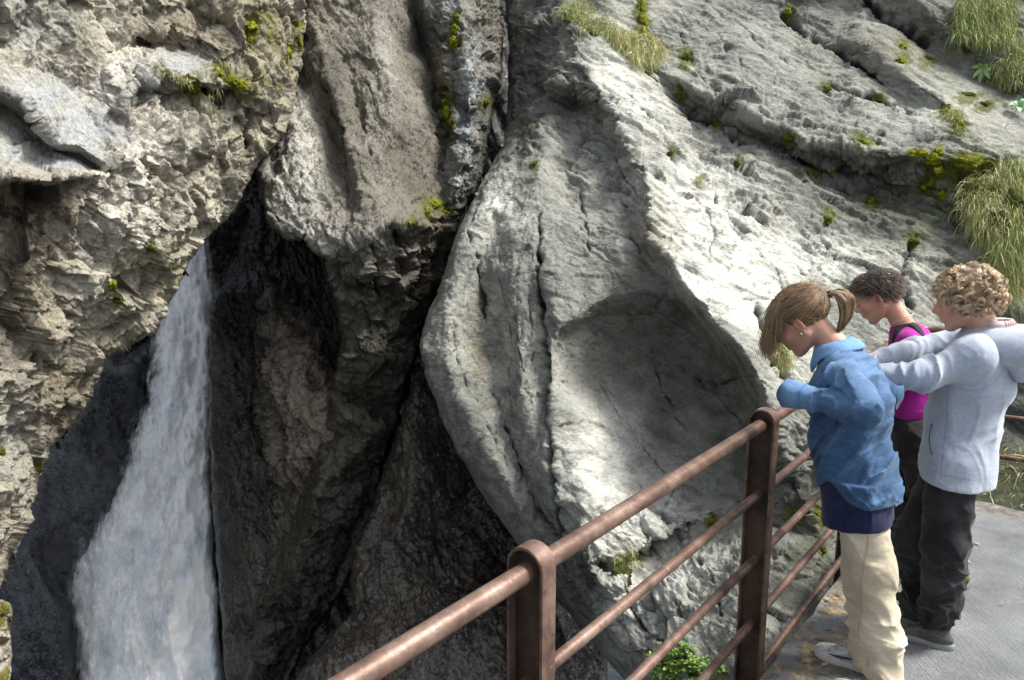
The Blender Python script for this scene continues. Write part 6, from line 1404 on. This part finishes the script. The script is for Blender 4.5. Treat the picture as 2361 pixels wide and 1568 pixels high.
plant('broad_leaved_plant', 2350, 215, 4, .08, .022, (.14, .26, .10), 'small leafy sprig above the round-leaved rosette')
plant('broad_leaved_plant', 2248, 555, 5, .07, .022, (.20, .32, .06), 'small bright leaf cluster in the grass bank above the curly head')
plant('broad_leaved_plant', 2335, 530, 5, .08, .022, (.22, .34, .06), 'bright leaf cluster in the grass bank at the right border')
# low leafy clump under the railing
P, N = surf_pts('cliff', [(1560,1515,50,26),(1610,1550,70,24),(1540,1550,30,20)], 150)
if len(P):
    e = empty('ground_ivy', tuple(P.mean(0))); tag(e, 'bright green leafy clump growing on the ledge under the railing', 'plant'); bpy.context.view_layer.update()
    Vs, Fs, Cs, o = [], [], [], 0
    for p_, n_ in zip(P, N):
        for k in range(5):
            a = prng.random() * 6.283; d = np.array([math.cos(a), math.sin(a), .5]); V, F, c = leaf_mesh(p_ + n_ * prng.uniform(.01, .07), d, np.array([0, 0, 1.0]) + .3 * prng.normal(size=3), prng.uniform(.018, .036), prng.uniform(.009, .016), np.array([(.17, .29, .04), (.09, .19, .03), (.24, .34, .06)][prng.integers(3)]), 5); Vs.append(V); Fs.append(F + o); Cs.append(c); o += len(V)
    mesh_np('leaves', np.concatenate(Vs), np.concatenate(Fs), M_LEAF, e, True, {'tint': np.concatenate(Cs)})
    blades('blades', P[:120] - N[:120] * .01, N[:120] + np.array([0, 0, .6]), .10, .0018, .8, e, .5)
    moss_mesh('root_mat', 'cliff', [(1560,1520,46,24),(1615,1555,60,22)], e, .3, (.06, .06, .02))
plant('white_flower', 1532, 1556, 5, .022, .010, (.75, .75, .78), 'single white petal cluster beside the leafy clump under the railing', cat='flower')
plant('pink_flower', 2318, 293, 5, .022, .010, (.55, .25, .5), 'tiny pink flower on the rock below the round-leaved plant', cat='flower')
# grit, needles and leaf crumbs on the path
n = 900; s_ = prng.uniform(-1.2, 4.5, n); o_ = np.abs(prng.normal(size=n)) * .22 + .015; o_ = np.where(prng.random(n) < .25, prng.uniform(.05, 2.2, n), o_); nE = np.array([ue[1], -ue[0]])
P = np.stack([e0[0] + ue[0] * s_ + nE[0] * o_, e0[1] + ue[1] * s_ + nE[1] * o_, np.full(n, .012)], 1); a = prng.random(n) * 6.283; L = prng.uniform(.003, .014, n) * np.where(prng.random(n) < .15, 2.2, 1); W_ = L * prng.uniform(.15, .6, n)
u_ = np.stack([np.cos(a), np.sin(a), prng.uniform(-.2, .3, n)], 1); v_ = np.stack([-np.sin(a), np.cos(a), np.zeros(n)], 1)
V = np.stack([P - u_ * L[:, None], P + v_ * W_[:, None] + [0, 0, .003], P + u_ * L[:, None], P - v_ * W_[:, None]], 1).reshape(-1, 3); F = np.arange(n * 4).reshape(n, 4)
tt = np.repeat(np.array([(.05, .035, .02), (.16, .10, .05), (.10, .09, .07), (.30, .24, .15)])[prng.integers(0, 4, n)], 4, 0)
tag(mesh_np('litter', V, F, M_LEAF, None, False, {'tint': tt}), 'scattered grit and leaf crumbs on the path', 'litter', None, 'stuff')
